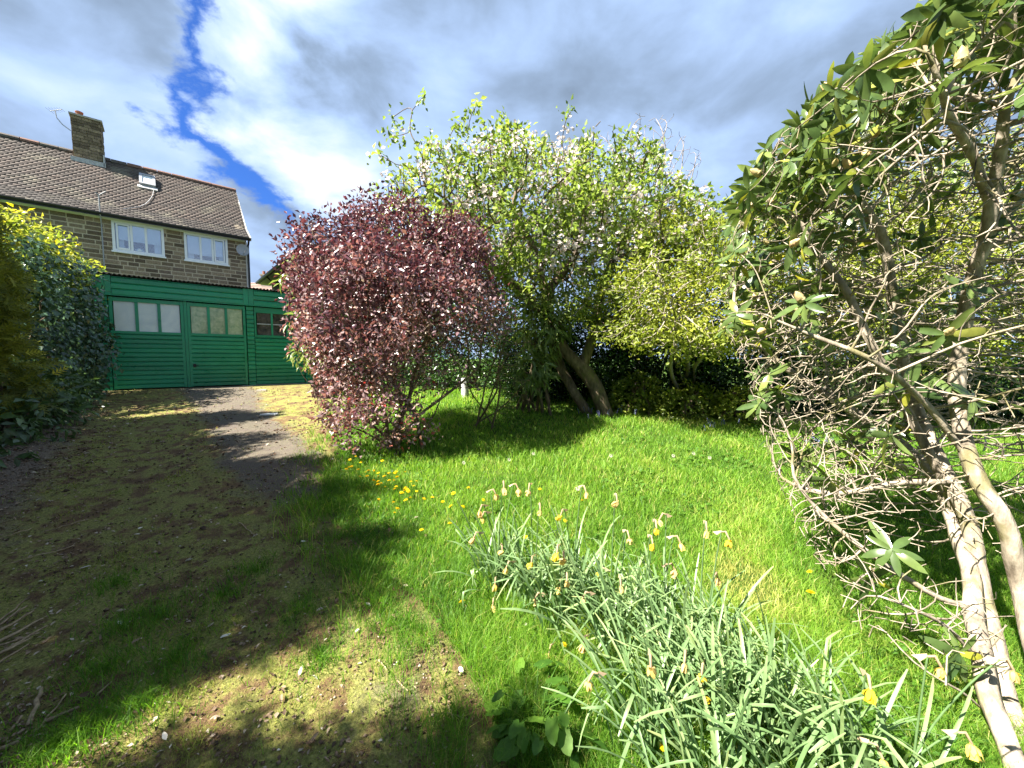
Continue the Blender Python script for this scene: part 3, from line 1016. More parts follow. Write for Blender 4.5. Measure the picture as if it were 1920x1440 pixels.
# satellite dish
dish = obj('satellite_dish', None, house)
V, F = [], []
for k in range(5):
    for j in range(16):
        a = j * math.pi / 8; rr = 0.2 * k / 4
        V.append((-0.16 + rr * math.cos(a), -0.32 + 0.06 * (rr / 0.26) ** 2 * -1, 4.72 + rr * math.sin(a) * 1.05))
for k in range(4):
    for j in range(16):
        F.append((k * 16 + j, k * 16 + (j + 1) % 16, (k + 1) * 16 + (j + 1) % 16, (k + 1) * 16 + j))
gobj('reflector', B().add(V, F), M['grey'], dish, True)
gobj('bracket', B().tube([(-0.16, -0.3, 4.72), (-0.16, -0.14, 4.6), (-0.1, -0.01, 4.6)], 0.018).tube([(-0.16, -0.3, 4.55), (-0.1, -0.62, 4.66)], 0.012), M['grey'], dish)
# rooflight and cable
def on_roof(x, y, lift=0.05):
    t = (y - 0.62) / 2.38
    n_ = np.array([0, -0.689, 0.725])
    return np.array([x, y, 5.72 + 2.26 * t]) + n_ * lift


rl = obj('rooflight', None, roof)


def roof_slab(x0, x1, y0, y1, l0, l1):
    q = [on_roof(x, y, l) for l in (l0, l1) for x, y in ((x0, y0), (x1, y0), (x1, y1), (x0, y1))]
    return q, [(0, 3, 2, 1), (4, 5, 6, 7), (0, 1, 5, 4), (1, 2, 6, 5), (2, 3, 7, 6), (3, 0, 4, 7)]


b = B()
for q in ((-2.90, -2.82, 1.93, 2.5), (-2.54, -2.46, 1.93, 2.5), (-2.82, -2.54, 1.93, 1.99), (-2.82, -2.54, 2.43, 2.5)):
    b.add(*roof_slab(*q, 0.0, 0.14))
gobj('frame', b, M['grey'], rl)
gobj('pane', B().add(*roof_slab(-2.82, -2.54, 1.99, 2.43, 0.02, 0.11)), M['pane_white'], rl)
gobj('flashing', B().add(*roof_slab(-2.95, -2.41, 1.80, 1.925, 0.02, 0.06)), M['lead'], rl)
cps = [(-2.52, 1.78), (-2.55, 1.5), (-2.64, 1.2), (-2.75, 0.95), (-2.9, 0.75), (-3.1, 0.62), (-3.3, 0.5)]
gobj('cable', B().tube([on_roof(x, y, 0.055) for x, y in cps], 0.010), M['lead'], roof)
# chimney
ch = obj('chimney', None, house)
cb = B()
for row in range(16):
    z0 = 7.42 + row * 0.105
    for (ax, lo, hi, fix) in (('x', -4.52, -3.84, 2.60), ('y', 2.60, 3.30, -3.84), ('x', -4.52, -3.84, 3.30), ('y', 2.6, 3.3, -4.52)):
        t_ = lo + (0.0 if row % 2 else -0.1)
        while t_ < hi:
            L = R.uniform(0.16, 0.3); p, q = max(t_, lo), min(t_ + L - 0.012, hi)
            dlt = 0.02 + R.uniform(0, 0.012)
            if q - p > 0.03:
                if ax == 'x': cb.box((p, fix - dlt, z0), (q, fix + dlt, z0 + 0.094), R.random())
                else: cb.box((fix - dlt, p, z0), (fix + dlt, q, z0 + 0.094), R.random())
            t_ += L
gobj('chimney_core', B().box((-4.51, 2.61, 7.3), (-3.85, 3.29, 9.1)), M['mortar'], ch)
gobj('stones', cb, M['stone'], ch)['kind'] = 'stuff'
gobj('cap', B().box((-4.58, 2.54, 9.1), (-3.78, 3.36, 9.16)), M['conc'], ch)
gobj('apron', B().box((-4.60, 2.50, 7.52), (-3.76, 2.572, 7.68)).box((-3.815, 2.5, 7.55), (-3.78, 3.3, 7.95)), M['lead'], ch)
for xp, hp, rp in ((-4.36, 0.24, 0.105), (-4.02, 0.13, 0.09)):
    gobj('chimney_pot', B().tube([(xp, 2.95, 9.16), (xp, 2.95, 9.16 + hp * 0.8), (xp, 2.95, 9.16 + hp * 0.85), (xp, 2.95, 9.16 + hp), (xp, 2.95, 9.17 + hp)], np.array([rp * 0.95, rp * 0.8, rp, rp, 0.02]), 12), M['pot'], ch)
ae = obj('tv_aerial', None, house)
gobj('mast', B().tube([(-4.56, 2.6, 8.55), (-4.74, 2.6, 8.68), (-4.86, 2.6, 8.86), (-4.88, 2.6, 9.06)], 0.014).tube([(-5.02, 2.75, 9.08), (-4.70, 2.4, 9.10)], 0.010), M['grey'], ae)
b = B()
for k in range(6):
    t_ = k / 5
    c_ = np.array([-5.02 + 0.32 * t_, 2.75 - 0.35 * t_, 9.09]); hw = 0.12 - 0.04 * t_
    b.tube([c_ + np.array([-0.7, -0.7, 0.25]) * hw, c_ + np.array([0.7, 0.7, -0.25]) * hw], 0.005, 4)
gobj('element', b, M['grey'], ae)

# ------------------------------------------------------------------ neighbouring house, seen under its eaves, and a far roof
D1 = np.array([math.cos(TH), math.sin(TH)]); D2 = np.array([-math.sin(TH), math.cos(TH)])
e0 = at(546, 480, 15.1)
nh = thing('bungalow', (e0[0], e0[1], 0.79), 'low house with dark gutter and pale soffit half hidden behind the red bush', 'house', rotz=TH)
ez = e0[2] - 0.79
y0n, y1n = -1.2, 7.0
gobj('wall', B().box((0.55, y0n + 0.3, 0), (3.2, y1n - 0.3, ez)), M['render'], nh)
rp = B().add([(-0.02, y0n, ez + 0.04), (1.9, y0n, ez + 0.95), (3.8, y0n, ez + 0.04), (-0.02, y1n, ez + 0.04), (1.9, y1n, ez + 0.95), (3.8, y1n, ez + 0.04), (-0.02, y0n, ez - 0.04), (3.8, y0n, ez - 0.04), (-0.02, y1n, ez - 0.04), (3.8, y1n, ez - 0.04)], [(0, 1, 4, 3), (1, 2, 5, 4), (0, 6, 7, 2, 1), (3, 4, 5, 9, 8), (0, 3, 8, 6), (2, 7, 9, 5)])
gobj('roof', rp, M['tile'], nh)
gobj('soffit', B().box((0.0, y0n, ez - 0.10), (0.55, y1n, ez - 0.045)), M['soffit'], nh)
gobj('gutter', B().tube([(-0.06, y0n, ez - 0.01), (-0.06, y1n + 0.05, ez - 0.01)], 0.065, 8), M['black'], nh)
gobj('downpipe', B().tube([(-0.06, 4.6, ez - 0.05), (0.2, 4.6, ez - 0.3), (0.48, 4.6, ez - 0.5), (0.50, 4.6, 0.1)], 0.035, 7), M['black'], nh)
f0 = at(497, 545, 34.0)
fh = thing('far_house', (f0[0], f0[1], 0.79), 'distant house with pale pinkish roof and small chimney between the houses', 'house', rotz=rad(20))
fz = f0[2] - 0.79
gobj('wall', B().box((-4, 0.4, 0), (4, 6, fz - 0.6)), M['render'], fh)
b = B().add([(-4.3, 0, fz - 0.7), (4.3, 0, fz - 0.7), (4.3, 3.2, fz + 1.15), (-4.3, 3.2, fz + 1.15), (4.3, 6.4, fz - 0.7), (-4.3, 6.4, fz - 0.7)], [(0, 1, 2, 3), (3, 2, 4, 5), (0, 3, 5), (1, 4, 2)])
rf = gobj('roof', b, M['pink_tile'], fh)
b = B()
for k in range(10):
    yy = 0.1 + k * 0.31; zz = fz - 0.7 + yy * 1.85 / 3.2
    b.box((-4.3, yy, zz + 0.0), (4.3, yy + 0.05, zz + 0.075), R.random())
gobj('tile_course', b, M['pink_tile'], rf)['kind'] = 'stuff'
cc = obj('chimney', None, fh)
cb = B().box((-0.85, 2.5, fz + 0.2), (0.05, 3.2, fz + 1.75)).box((-0.92, 2.43, fz + 1.75), (0.12, 3.27, fz + 1.87))
gobj('stack', cb, M['conc'], cc)
for xp in (-0.65, -0.3, -0.1):
    gobj('chimney_pot', B().tube([(xp, 2.85, fz + 1.87), (xp, 2.85, fz + 2.2)], 0.12, 8), M['pot'], cc)

# ------------------------------------------------------------------ plants
def leafy(nodes, dirs, per, spread, size, wid, tintf, tpl=LEAF5, up=0.3, rng=R):
    n = len(nodes) * per
    k = np.repeat(np.arange(len(nodes)), per)
    pos = nodes[k] + rng.normal(0, 1, (n, 3)) * spread
    xd = norm(rdir(n, rng) + dirs[k] * 0.6)
    nd = norm(rdir(n, rng) + np.array([0, 0, up * 2]))
    sz = size * rng.uniform(0.65, 1.25, n)
    return scatter(tpl, pos, xd, nd, sz, wid, np.clip(tintf(pos) + rng.normal(0, 0.16, n), 0, 1))


def join(*arrs):
    V, F, T, n = [], [], [], 0
    for v, f, t in arrs:
        V.append(v); F.append(f + n); T.append(t); n += len(v)
    return np.concatenate(V), np.concatenate(F), np.concatenate(T)


def node_dirs(P, par):
    d = np.zeros_like(P); m_ = par >= 0
    d[m_] = norm(P[m_] - P[par[m_]])
    return d


# --- purple leaved bush
base = grd(750, 848)
bush = thing('purple_leaf_bush', base, 'rounded purple leaved bush on the lawn edge beside the driveway', 'bush')
cB = at(742, 600, 4.72)
rng = np.random.default_rng(5)
lobes = [(640, 505, 4.6, 0.62), (735, 462, 4.8, 0.60), (835, 500, 4.7, 0.58), (618, 585, 4.7, 0.44), (705, 570, 4.2, 0.72), (800, 590, 4.3, 0.66), (880, 590, 4.7, 0.50), (640, 650, 4.4, 0.54), (740, 560, 5.3, 0.8), (760, 670, 4.4, 0.55), (650, 745, 4.3, 0.40), (700, 785, 4.15, 0.38), (770, 780, 4.15, 0.36), (850, 670, 4.9, 0.50), (612, 520, 5.0, 0.40), (860, 450, 5.1, 0.35)]
A = np.concatenate([np.concatenate([in_ell(int(900 * q[3]), at(*q[:3]), (q[3], q[3], q[3] * 0.98), rng, 0.0), in_ell(int(520 * q[3]), at(*q[:3]), (q[3],) * 3, rng, 0.8)]) for q in lobes])
lum = np.sin(A[:, 0] * 4.1 + 1) * np.sin(A[:, 1] * 3.7) * np.sin(A[:, 2] * 4.4 + 2)
A = A[(lum > -0.30) & (A[:, 2] > base[2] + 0.12)]
rr = (A[:, 0] - cB[0]) > 0.25
A = A[~(rr & (A[:, 2] < cB[2] - 0.35) & (rng.random(len(A)) < 0.85))]
A = A[~((A[:, 2] < cB[2] - 0.45) & (rng.random(len(A)) < 0.25))]
seeds = []
for (px_, py_, yy) in ((640, 700, 4.5), (690, 680, 4.3), (740, 660, 4.75), (790, 690, 4.4), (850, 700, 4.7), (900, 690, 4.6), (700, 640, 5.1), (610, 770, 4.4), (800, 640, 5.2)):
    tip = at(px_, py_, yy)
    b0 = base + np.array([rng.normal(0, 0.10), rng.normal(0, 0.08), -0.05])
    mid = (b0 + tip) / 2 + np.array([rng.normal(0, 0.06), rng.normal(0, 0.06), -0.05])
    seeds.append([b0, mid, tip])
Pn, par = grow(seeds, A, 0.075, 0.6, 0.085, 60, 0.3, rng)
r, tips = thicken(Pn, par, 0.0028, 0.028)
part('stems', tubes(chains(Pn, par, r), 6), M['red_wood'], bush, smooth=True)
thin = r < 0.006
sparse = (Pn[:, 0] > cB[0] + 0.45) & (Pn[:, 2] < cB[2] - 0.15)
thin &= ~(sparse & (rng.random(len(Pn)) < 0.7))
thin &= vnoise(Pn[:, 0] + Pn[:, 1], Pn[:, 2] - Pn[:, 1], 3.5, 8.0, 2) > np.where(Pn[:, 2] < cB[2] - 0.3, 0.40, 0.30)
low = Pn[:, 2] < base[2] + 0.5
pos = Pn[thin]; dr = node_dirs(Pn, par)[thin]
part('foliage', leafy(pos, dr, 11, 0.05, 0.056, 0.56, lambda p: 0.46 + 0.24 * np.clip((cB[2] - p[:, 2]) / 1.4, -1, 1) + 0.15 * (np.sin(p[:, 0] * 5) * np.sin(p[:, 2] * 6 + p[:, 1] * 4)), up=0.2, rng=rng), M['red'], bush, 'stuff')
print('bush nodes', len(Pn))

# --- old apple tree
base = grd(1140, 778)
tree = thing('apple_tree', base, 'old leaning apple tree in white blossom at the back of the lawn', 'tree')
Yt = base[1]
rng = np.random.default_rng(8)
seeds = [
    [base + np.array([0, 0, -0.1]), at(1118, 738, Yt), at(1088, 692, Yt), at(1060, 655, Yt), at(1040, 600, Yt + 0.1), at(1025, 540, Yt + 0.1), at(1000, 470, Yt), at(965, 400, Yt - 0.2)],
    [at(1090, 692, Yt), at(1102, 655, Yt), at(1118, 622, Yt - 0.1), at(1155, 592, Yt - 0.3), at(1215, 555, Yt - 0.5)],
    [base + np.array([-0.22, 0.15, -0.1]), at(1080, 730, Yt + 0.2), at(1056, 690, Yt + 0.3), at(1040, 650, Yt + 0.35), at(985, 570, Yt + 0.4), at(915, 480, Yt + 0.3), at(850, 410, Yt)],
    [at(1030, 545, Yt + 0.1), at(1085, 470, Yt + 0.3), at(1110, 390, Yt + 0.4)],
    [at(1118, 622, Yt - 0.1), at(1120, 560, Yt + 0.5), at(1160, 470, Yt + 0.6), at(1200, 390, Yt + 0.5)],
]
E1 = (at(925, 425, Yt), (1.78, 1.4, 1.32)); E2 = (at(1110, 415, Yt + 0.3), (1.45, 1.4, 1.25)); E3 = (at(1235, 475, Yt - 0.1), (1.15, 1.0, 1.0)); E4 = (at(1010, 520, Yt), (1.2, 1.1, 0.9))
A = np.concatenate([in_ell(2300, *E1, rng), in_ell(2000, *E2, rng), in_ell(1100, *E3, rng), in_ell(800, *E4, rng)])
lum = np.sin(A[:, 0] * 3.3) * np.sin(A[:, 1] * 2.9 + 1) * np.sin(A[:, 2] * 3.6 + 2)
A = A[lum > -0.35]
shoots = np.array([at(px_, py_, Yt + rng.normal(0, 0.4)) for px_, py_ in ((808, 172), (735, 215), (900, 195), (943, 205), (1075, 195), (1050, 225), (1165, 240), (720, 255), (705, 295), (712, 330), (870, 240), (1215, 300))])
Pn, par = grow(seeds, np.concatenate([A, shoots]), 0.11, 1.0, 0.12, 80, 0.33, rng)
r, tips = thicken(Pn, par, 0.0055, 0.120)
part('trunk', tubes(chains(Pn, par, r), 7, 0.03), M['apple_wood'], tree, smooth=True)
thin = r < 0.012
pos = Pn[thin]; dr = node_dirs(Pn, par)[thin]
kk = rng.permutation(len(pos))
cl_ = vnoise(pos[:, 0] + 0.7 * pos[:, 1], pos[:, 2] + 0.4 * pos[:, 1], 4.5, 2.0, 2) + 0.12 * rng.normal(size=len(pos)) > 0.535
lf = leafy(pos[cl_], dr[cl_], 13, 0.065, 0.085, 0.58, lambda p: 0.55 + 0.15 * np.sin(p[:, 0] * 3) * np.sin(p[:, 2] * 3.4), up=0.35, rng=rng)
part('crown', lf, M['apple'], tree, 'stuff')
up_ = pos[(pos[:, 2] > at(1000, 520, Yt)[2])]
sel = up_[(rng.random(len(up_)) < 0.75) & (vnoise(up_[:, 0] + 3, up_[:, 2] + up_[:, 1], 5.0, 6.0, 2) > 0.52)]
part('blossom', leafy(sel, np.zeros_like(sel), 5, 0.05, 0.052, 1.0, lambda p: 0.6 + 0 * p[:, 0], BLOSSOM, 0.5, rng), M['blossom'], tree, 'stuff')
print('apple nodes', len(Pn))


def shrub(name, base, ells, n, seedtips, step, kill, r_tip, r_base, wood, leafm, per, spread, size, wid, tintf, label, cat, rng, frac=1.0, thr=2.2, tpl=LEAF5, jit=0.35, group=None, lname='foliage'):
    t = thing(name, base, label, cat, group)
    base = np.array(base)
    A = np.concatenate([in_ell(n, c_, r_, rng) for c_, r_ in ells])
    A = A[A[:, 2] > gz(A[:, 0], A[:, 1]) + 0.12]
    lum = np.sin(A[:, 0] * 3.9) * np.sin(A[:, 1] * 3.1 + 1) * np.sin(A[:, 2] * 4.2 + 2)
    A = A[lum > -0.4]
    sd = []
    for tip in seedtips:
        b0 = base + np.array([rng.normal(0, 0.12), rng.normal(0, 0.12), -0.06])
        sd.append([b0, (b0 + np.array(tip)) / 2 + rng.normal(0, 0.08, 3), tip])
    P_, par_ = grow(sd, A, step, 1.2, kill, 80, jit, rng)
    r_, tp = thicken(P_, par_, r_tip, r_base)
    part('stems', tubes(chains(P_, par_, r_), 5), wood, t, smooth=True)
    m_ = (r_ < r_tip * thr) & (rng.random(len(P_)) < frac)
    part(lname, leafy(P_[m_], node_dirs(P_, par_)[m_], per, spread, size, wid, tintf, tpl, 0.3, rng), leafm, t, 'stuff')
    return t


rng = np.random.default_rng(21)
wave = lambda a, b_: (lambda p: a + b_ * np.sin(p[:, 0] * 3.1 + 1) * np.sin(p[:, 2] * 3.7))
# twiggy yellow green shrubs between the apple tree and the rhododendron
for (px_, py_, yy, rr_, lab, fr) in (
        (1280, 560, 5.1, (1.05, 0.7, 0.62), 'twiggy shrub with yellow green leaves right of the apple tree trunk', 0.9),
        (1560, 500, 5.2, (1.15, 0.9, 1.35), 'twiggy pale stemmed shrub behind the left of the rhododendron', 0.7),
        (1820, 480, 4.9, (1.25, 0.9, 1.5), 'twiggy leafy shrub at the far right behind the rhododendron stems', 0.8)):
    c_ = at(px_, py_, yy)
    bs = (c_[0] + 0.9, c_[1] + 2.0, float(gz(c_[0] + 0.9, c_[1] + 2.0)))
    shrub('twiggy_shrub', bs, [(c_, rr_), (c_ + np.array([0.75, 0.3, 0.55]), (0.8, 0.7, 0.8)), (c_ + np.array([-0.75, 0.3, -0.15]), (0.6, 0.5, 0.42)), (c_ + np.array([0.1, 0.5, 0.75]), (0.6, 0.5, 0.6)), (c_ + np.array([0.1, 0, -0.45]), (rr_[0] * 0.95, rr_[1], rr_[2] * 0.55))], 1500, [c_ + rng.normal(0, 0.35, 3) for _ in range(6)], 0.085, 0.09, 0.0035, 0.035, M['twig'], M['yellowleaf'], 7, 0.06, 0.060, 0.5, wave(0.5, 0.25), lab, 'shrub', rng, fr, group='twiggy shrubs by the hedge')
# bare grey tree behind
bt = at(1200, 330, 9.6)
bs = (bt[0], bt[1], 0.79)
t = thing('bare_tree', bs, 'bare grey twigged tree rising behind the apple tree', 'tree')
A = in_ell(1100, bt + np.array([0, 0, -0.3]), (1.5, 1.2, 1.7), rng)
Pn, par = grow([[np.array(bs), np.array(bs) + np.array([0, 0, 2.2]), bt + np.array([0.1, 0, -1.3])]], A, 0.14, 2.5, 0.15, 70, 0.18, rng, (0, 0, 0.25))
r, tips = thicken(Pn, par, 0.005, 0.09)
part('branches', tubes(chains(Pn, par, r), 5), M['bare'], t, smooth=True)

# dense hedges and bushes made of leaf shells round a few stems
def dense(name, base, ells, n, size, wid, leafm, tintf, label, cat, rng, tpl=LEAF5, shell=0.55, down=0.2, out=0.7, group=None, wood='apple_wood', lname='foliage', nstem=5):
    t = thing(name, base, label, cat, group)
    arr = []
    bs = np.array(base)
    w8 = np.array([max(r_) ** 2 for c_, r_ in ells]); w8 = w8 / w8.sum()
    paths = []
    for (c_, r_), f in zip(ells, w8):
        k = int(n * f)
        c_ = np.array(c_); r_ = np.array(r_)
        d = rdir(k, rng)
        u = shell + (1 - shell) * rng.random(k) ** 0.6
        lump = 1 + 0.16 * np.sin(d[:, 0] * 5 + c_[0]) * np.sin(d[:, 1] * 5 + 1) + 0.12 * np.sin(d[:, 2] * 7 + d[:, 0] * 4) + rng.normal(0, 0.05, k)
        p = c_ + d * (u * lump)[:, None] * r_
        ok = p[:, 2] > gz(p[:, 0], p[:, 1]) + 0.03
        p, d = p[ok], d[ok]
        k = len(p)
        xd = norm(d * out + rdir(k, rng) * 0.8 + np.array([0, 0, -down]))
        nd = norm(d * 0.8 + rdir(k, rng) * 0.6 + np.array([0, 0, 0.5]))
        sz = size * rng.uniform(0.6, 1.3, k)
        tn = np.clip(tintf(p, d) + rng.normal(0, 0.15, k), 0, 1)
        arr.append(scatter(tpl, p, xd, nd, sz, wid, tn))
        for _ in range(nstem):
            e = c_ + rdir(1, rng)[0] * r_ * 0.75
            b0 = bs + np.array([rng.normal(0, 0.15), rng.normal(0, 0.15), -0.05])
            q = np.stack([b0 + (e - b0) * s_ + np.array([0, 0, 0.25 * math.sin(s_ * 3.1)]) + rng.normal(0, 0.03, 3) for s_ in np.linspace(0, 1, 8)])
            paths.append((q, np.linspace(0.03, 0.006, 8)))
    part('stems', tubes(paths, 5), M[wood], t, smooth=True)
    part(lname, join(*arr), leafm, t, 'stuff')
    return t


rng = np.random.default_rng(33)
noisy = lambda a, b_: (lambda p, d: a + b_ * np.sin(p[:, 0] * 4 + 1) * np.sin(p[:, 2] * 5 + p[:, 1] * 3))
# dark evergreen bushes along the back of the lawn
for (px_, py_, yy, rr_, sz, lab, tf_) in (
        (720, 670, 10.2, (1.6, 0.7, 1.6), 0.09, 'dark evergreen bush far behind the purple bush beside the garage', noisy(0.3, 0.2)),
        (880, 660, 9.2, (1.4, 0.7, 1.6), 0.085, 'dark evergreen bush behind the white post', noisy(0.3, 0.2)),
        (1010, 690, 7.6, (0.9, 0.7, 0.95), 0.075, 'dark evergreen bush left of the apple tree trunk', noisy(0.25, 0.2)),
        (1130, 660, 7.6, (1.0, 0.6, 1.15), 0.08, 'dark evergreen bush directly behind the apple trunk', noisy(0.25, 0.2)),
        (1230, 680, 7.0, (1.1, 0.75, 1.05), 0.08, 'dark evergreen bush right of the apple tree trunk', noisy(0.25, 0.25)),
        (1400, 680, 6.5, (1.05, 0.8, 1.1), 0.08, 'dark evergreen bush beside the rhododendron branch tips', noisy(0.28, 0.2)),
        (1640, 700, 6.3, (1.3, 0.9, 1.1), 0.08, 'dark evergreen bush behind the rhododendron trunks', noisy(0.3, 0.25)),
        (1900, 680, 6.0, (1.3, 0.9, 1.2), 0.08, 'dark evergreen bush at the right end of the back hedge', noisy(0.35, 0.25))):
    c_ = at(px_, py_, yy)
    dense('evergreen_bush', (c_[0], c_[1], float(gz(c_[0], c_[1]))), [(c_, rr_)], 11000, sz, 0.5, M['dark_leaf'], tf_, lab, 'bush', rng, shell=0.45, group='evergreen bushes along the back')
for (px_, py_, yy, rr_, lab) in ((1190, 745, 6.25, (0.42, 0.3, 0.36), 'fresh green low shrub to the right of the apple trunk foot'), (1290, 765, 5.95, (0.48, 0.32, 0.36), 'fresh green low shrub with sunlit tips before the dark hedge'), (1385, 770, 5.7, (0.4, 0.3, 0.34), 'fresh green low shrub nearest the rhododendron branch tips')):
    c_ = at(px_, py_, yy)
    dense('low_shrub', (c_[0], c_[1], float(gz(c_[0], c_[1]))), [(c_, rr_)], 1900, 0.065, 0.55, M['yellowleaf'], noisy(0.25, 0.3), lab, 'shrub', rng, group='low shrubs at the foot of the hedge')
# pale lance leaved shrubs peeping round the purple bush
for ells, bpx, lab in (
        ([(at(1020, 600, 5.9), (0.42, 0.4, 0.55)), (at(1000, 690, 5.8), (0.35, 0.3, 0.35))], (1000, 770), 'pale shrub with drooping lance leaves between red bush and apple trunk'),
        ([(at(600, 660, 7.6), (0.55, 0.4, 0.45)), (at(560, 520, 7.6), (0.28, 0.3, 0.42)), (at(590, 590, 7.7), (0.4, 0.4, 0.5))], (610, 745), 'pale leaved shrub beside the garage left of the red bush')):
    bs = grd(*bpx)
    dense('lance_leaf_shrub', bs, ells, 1000, 0.16, 0.26, M['pale_lance'], noisy(0.5, 0.2), lab, 'shrub', rng, down=0.7, shell=0.3)
# open green twiggy bush at the right flank of the purple bush
c_ = at(935, 680, 5.1)
bs = grd(905, 800)
shrub('open_green_bush', bs, [(c_, (0.55, 0.5, 0.72))], 900, [c_ + rng.normal(0, 0.25, 3) for _ in range(6)], 0.07, 0.08, 0.0024, 0.02, M['red_wood'], M['apple'], 3, 0.04, 0.03, 0.5, wave(0.35, 0.2), 'thin open green bush with dark twigs right of the purple bush', 'bush', rng, 0.8)

# --- left boundary: golden conifer, ivy bank, golden shrub, undergrowth
rng = np.random.default_rng(44)
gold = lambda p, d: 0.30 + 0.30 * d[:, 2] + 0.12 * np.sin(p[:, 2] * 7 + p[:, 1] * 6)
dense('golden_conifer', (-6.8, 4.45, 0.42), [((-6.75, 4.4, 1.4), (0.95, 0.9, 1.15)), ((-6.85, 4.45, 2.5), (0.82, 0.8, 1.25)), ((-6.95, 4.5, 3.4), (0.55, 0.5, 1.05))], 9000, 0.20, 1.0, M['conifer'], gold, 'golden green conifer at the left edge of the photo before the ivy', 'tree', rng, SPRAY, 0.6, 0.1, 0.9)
dense('ivy_bank', (-7.95, 6.3, 0.6), [((-7.75, 5.95, 1.9), (0.85, 0.85, 1.35)), ((-8.2, 6.9, 1.9), (0.85, 0.8, 1.4)), ((-7.55, 5.6, 1.0), (0.7, 0.7, 0.6)), ((-8.75, 7.55, 1.7), (0.5, 0.6, 1.2))], 15000, 0.085, 0.8, M['ivy'], noisy(0.4, 0.25), 'dark glossy ivy covered bank between conifer and garage', 'hedge', rng, shell=0.7, down=0.9, out=0.4)
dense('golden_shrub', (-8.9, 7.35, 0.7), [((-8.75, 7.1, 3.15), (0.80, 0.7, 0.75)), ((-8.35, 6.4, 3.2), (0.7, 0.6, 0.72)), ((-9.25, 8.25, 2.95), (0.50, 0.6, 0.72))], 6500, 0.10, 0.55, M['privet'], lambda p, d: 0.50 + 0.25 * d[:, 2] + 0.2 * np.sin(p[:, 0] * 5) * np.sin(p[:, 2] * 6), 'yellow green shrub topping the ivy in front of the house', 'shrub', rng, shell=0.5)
dense('undergrowth', (-5.9, 4.3, 0.4), [((-6.0, 4.35, 0.65), (0.62, 0.6, 0.45)), ((-6.6, 5.2, 0.85), (0.7, 0.6, 0.5)), ((-7.5, 6.2, 0.9), (0.65, 0.6, 0.45)), ((-5.35, 3.5, 0.55), (0.5, 0.5, 0.35))], 3600, 0.13, 0.45, M['bramble'], noisy(0.4, 0.25), 'dark green leafy undergrowth at the foot of the left hedge', 'plants', rng, shell=0.3, down=0.5)
# the same hedge carries on beside the camera: conifers that shade the drive
for (x_, y_, h_, r_) in ((-6.5, 3.1, 4.5, 1.0), (-5.5, 2.0, 5.0, 1.0), (-5.0, 1.25, 5.1, 0.9), (-4.5, 0.47, 5.0, 0.82), (-3.48, -0.85, 4.8, 0.82), (-2.7, -1.85, 5.2, 0.9), (-2.0, -2.6, 5.0, 0.9)):
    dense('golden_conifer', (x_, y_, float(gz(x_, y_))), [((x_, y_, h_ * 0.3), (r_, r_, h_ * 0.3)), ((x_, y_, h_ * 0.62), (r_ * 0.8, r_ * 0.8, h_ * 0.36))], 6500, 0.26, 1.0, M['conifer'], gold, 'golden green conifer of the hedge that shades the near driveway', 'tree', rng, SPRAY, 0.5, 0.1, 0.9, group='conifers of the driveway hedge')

# ------------------------------------------------------------------ rhododendron
rng = np.random.default_rng(77)
base = np.array([1.52, 1.08, 0.104])
rh = thing('rhododendron', base, 'large leggy rhododendron with bare pale branches filling the right side', 'shrub')


def rleaf(kind):
    n = 7
    V, F = [], []
    for i in range(n + 1):
        t_ = i / n
        wv = 0.138 * (math.sin(math.pi * min(1, t_ * 0.96 + 0.03)) ** 0.75) * (1 if t_ < 0.97 else 0.2)
        z_ = {0: -0.10 * t_ ** 2, 1: -0.38 * t_ ** 2, 2: 0.06 * t_ - 0.18 * t_ ** 2}[kind]
        x_ = t_ * (1 - 0.1 * t_ * (kind == 1))
        cu = {0: 0.10, 1: -0.25, 2: 0.3}[kind]
        V += [(x_, -wv, z_ + wv * cu), (x_, 0, z_ - 0.008), (x_, wv, z_ + wv * cu)]
    for i in range(n):
        a = i * 3
        F += [(a, a + 1, a + 4, a + 3), (a + 1, a + 2, a + 5, a + 4)]
    return np.array(V), np.array(F)


RL = [rleaf(k) for k in range(3)]
stems_px = [
    [(1968, 1600, 1.08), (1890, 1330, 1.38), (1835, 1130, 1.55), (1800, 940, 1.72), (1745, 760, 1.85), (1700, 600, 1.9), (1640, 440, 1.9), (1570, 330, 1.9)],
    [(2030, 1590, 1.12), (1930, 1180, 1.45), (1870, 960, 1.55), (1815, 860, 1.65), (1812, 700, 1.7), (1835, 560, 1.65), (1850, 380, 1.55), (1880, 200, 1.45)],
    [(1935, 1600, 1.06), (1850, 1090, 1.55), (1700, 890, 1.95), (1560, 760, 2.15), (1440, 650, 2.3), (1370, 560, 2.35)],
    [(1800, 940, 1.72), (1720, 830, 1.75), (1640, 660, 1.8), (1590, 520, 1.85), (1500, 420, 1.9), (1430, 360, 1.95)],
    [(1840, 1150, 1.5), (1740, 1110, 1.55), (1640, 1060, 1.6), (1560, 980, 1.7), (1480, 890, 1.8)],
    [(1870, 1260, 1.42), (1770, 1180, 1.42), (1690, 1130, 1.4), (1600, 1090, 1.45)],
    [(1900, 1360, 1.35), (1800, 1300, 1.3), (1720, 1250, 1.3)],
    [(1985, 1520, 1.3), (1990, 1100, 1.7), (2010, 800, 2.0), (2040, 500, 2.1), (2060, 250, 2.0)],
    [(1812, 860, 1.65), (1720, 740, 1.6), (1640, 660, 1.55), (1560, 640, 1.6), (1450, 600, 1.7)],
    [(1850, 380, 1.55), (1800, 260, 1.4), (1770, 170, 1.3), (1740, 90, 1.2)],
    [(1810, 900, 1.68), (1640, 915, 1.75), (1540, 925, 1.85), (1460, 900, 1.95)],
]
seeds = [[at(*q) for q in s_] for s_ in stems_px]
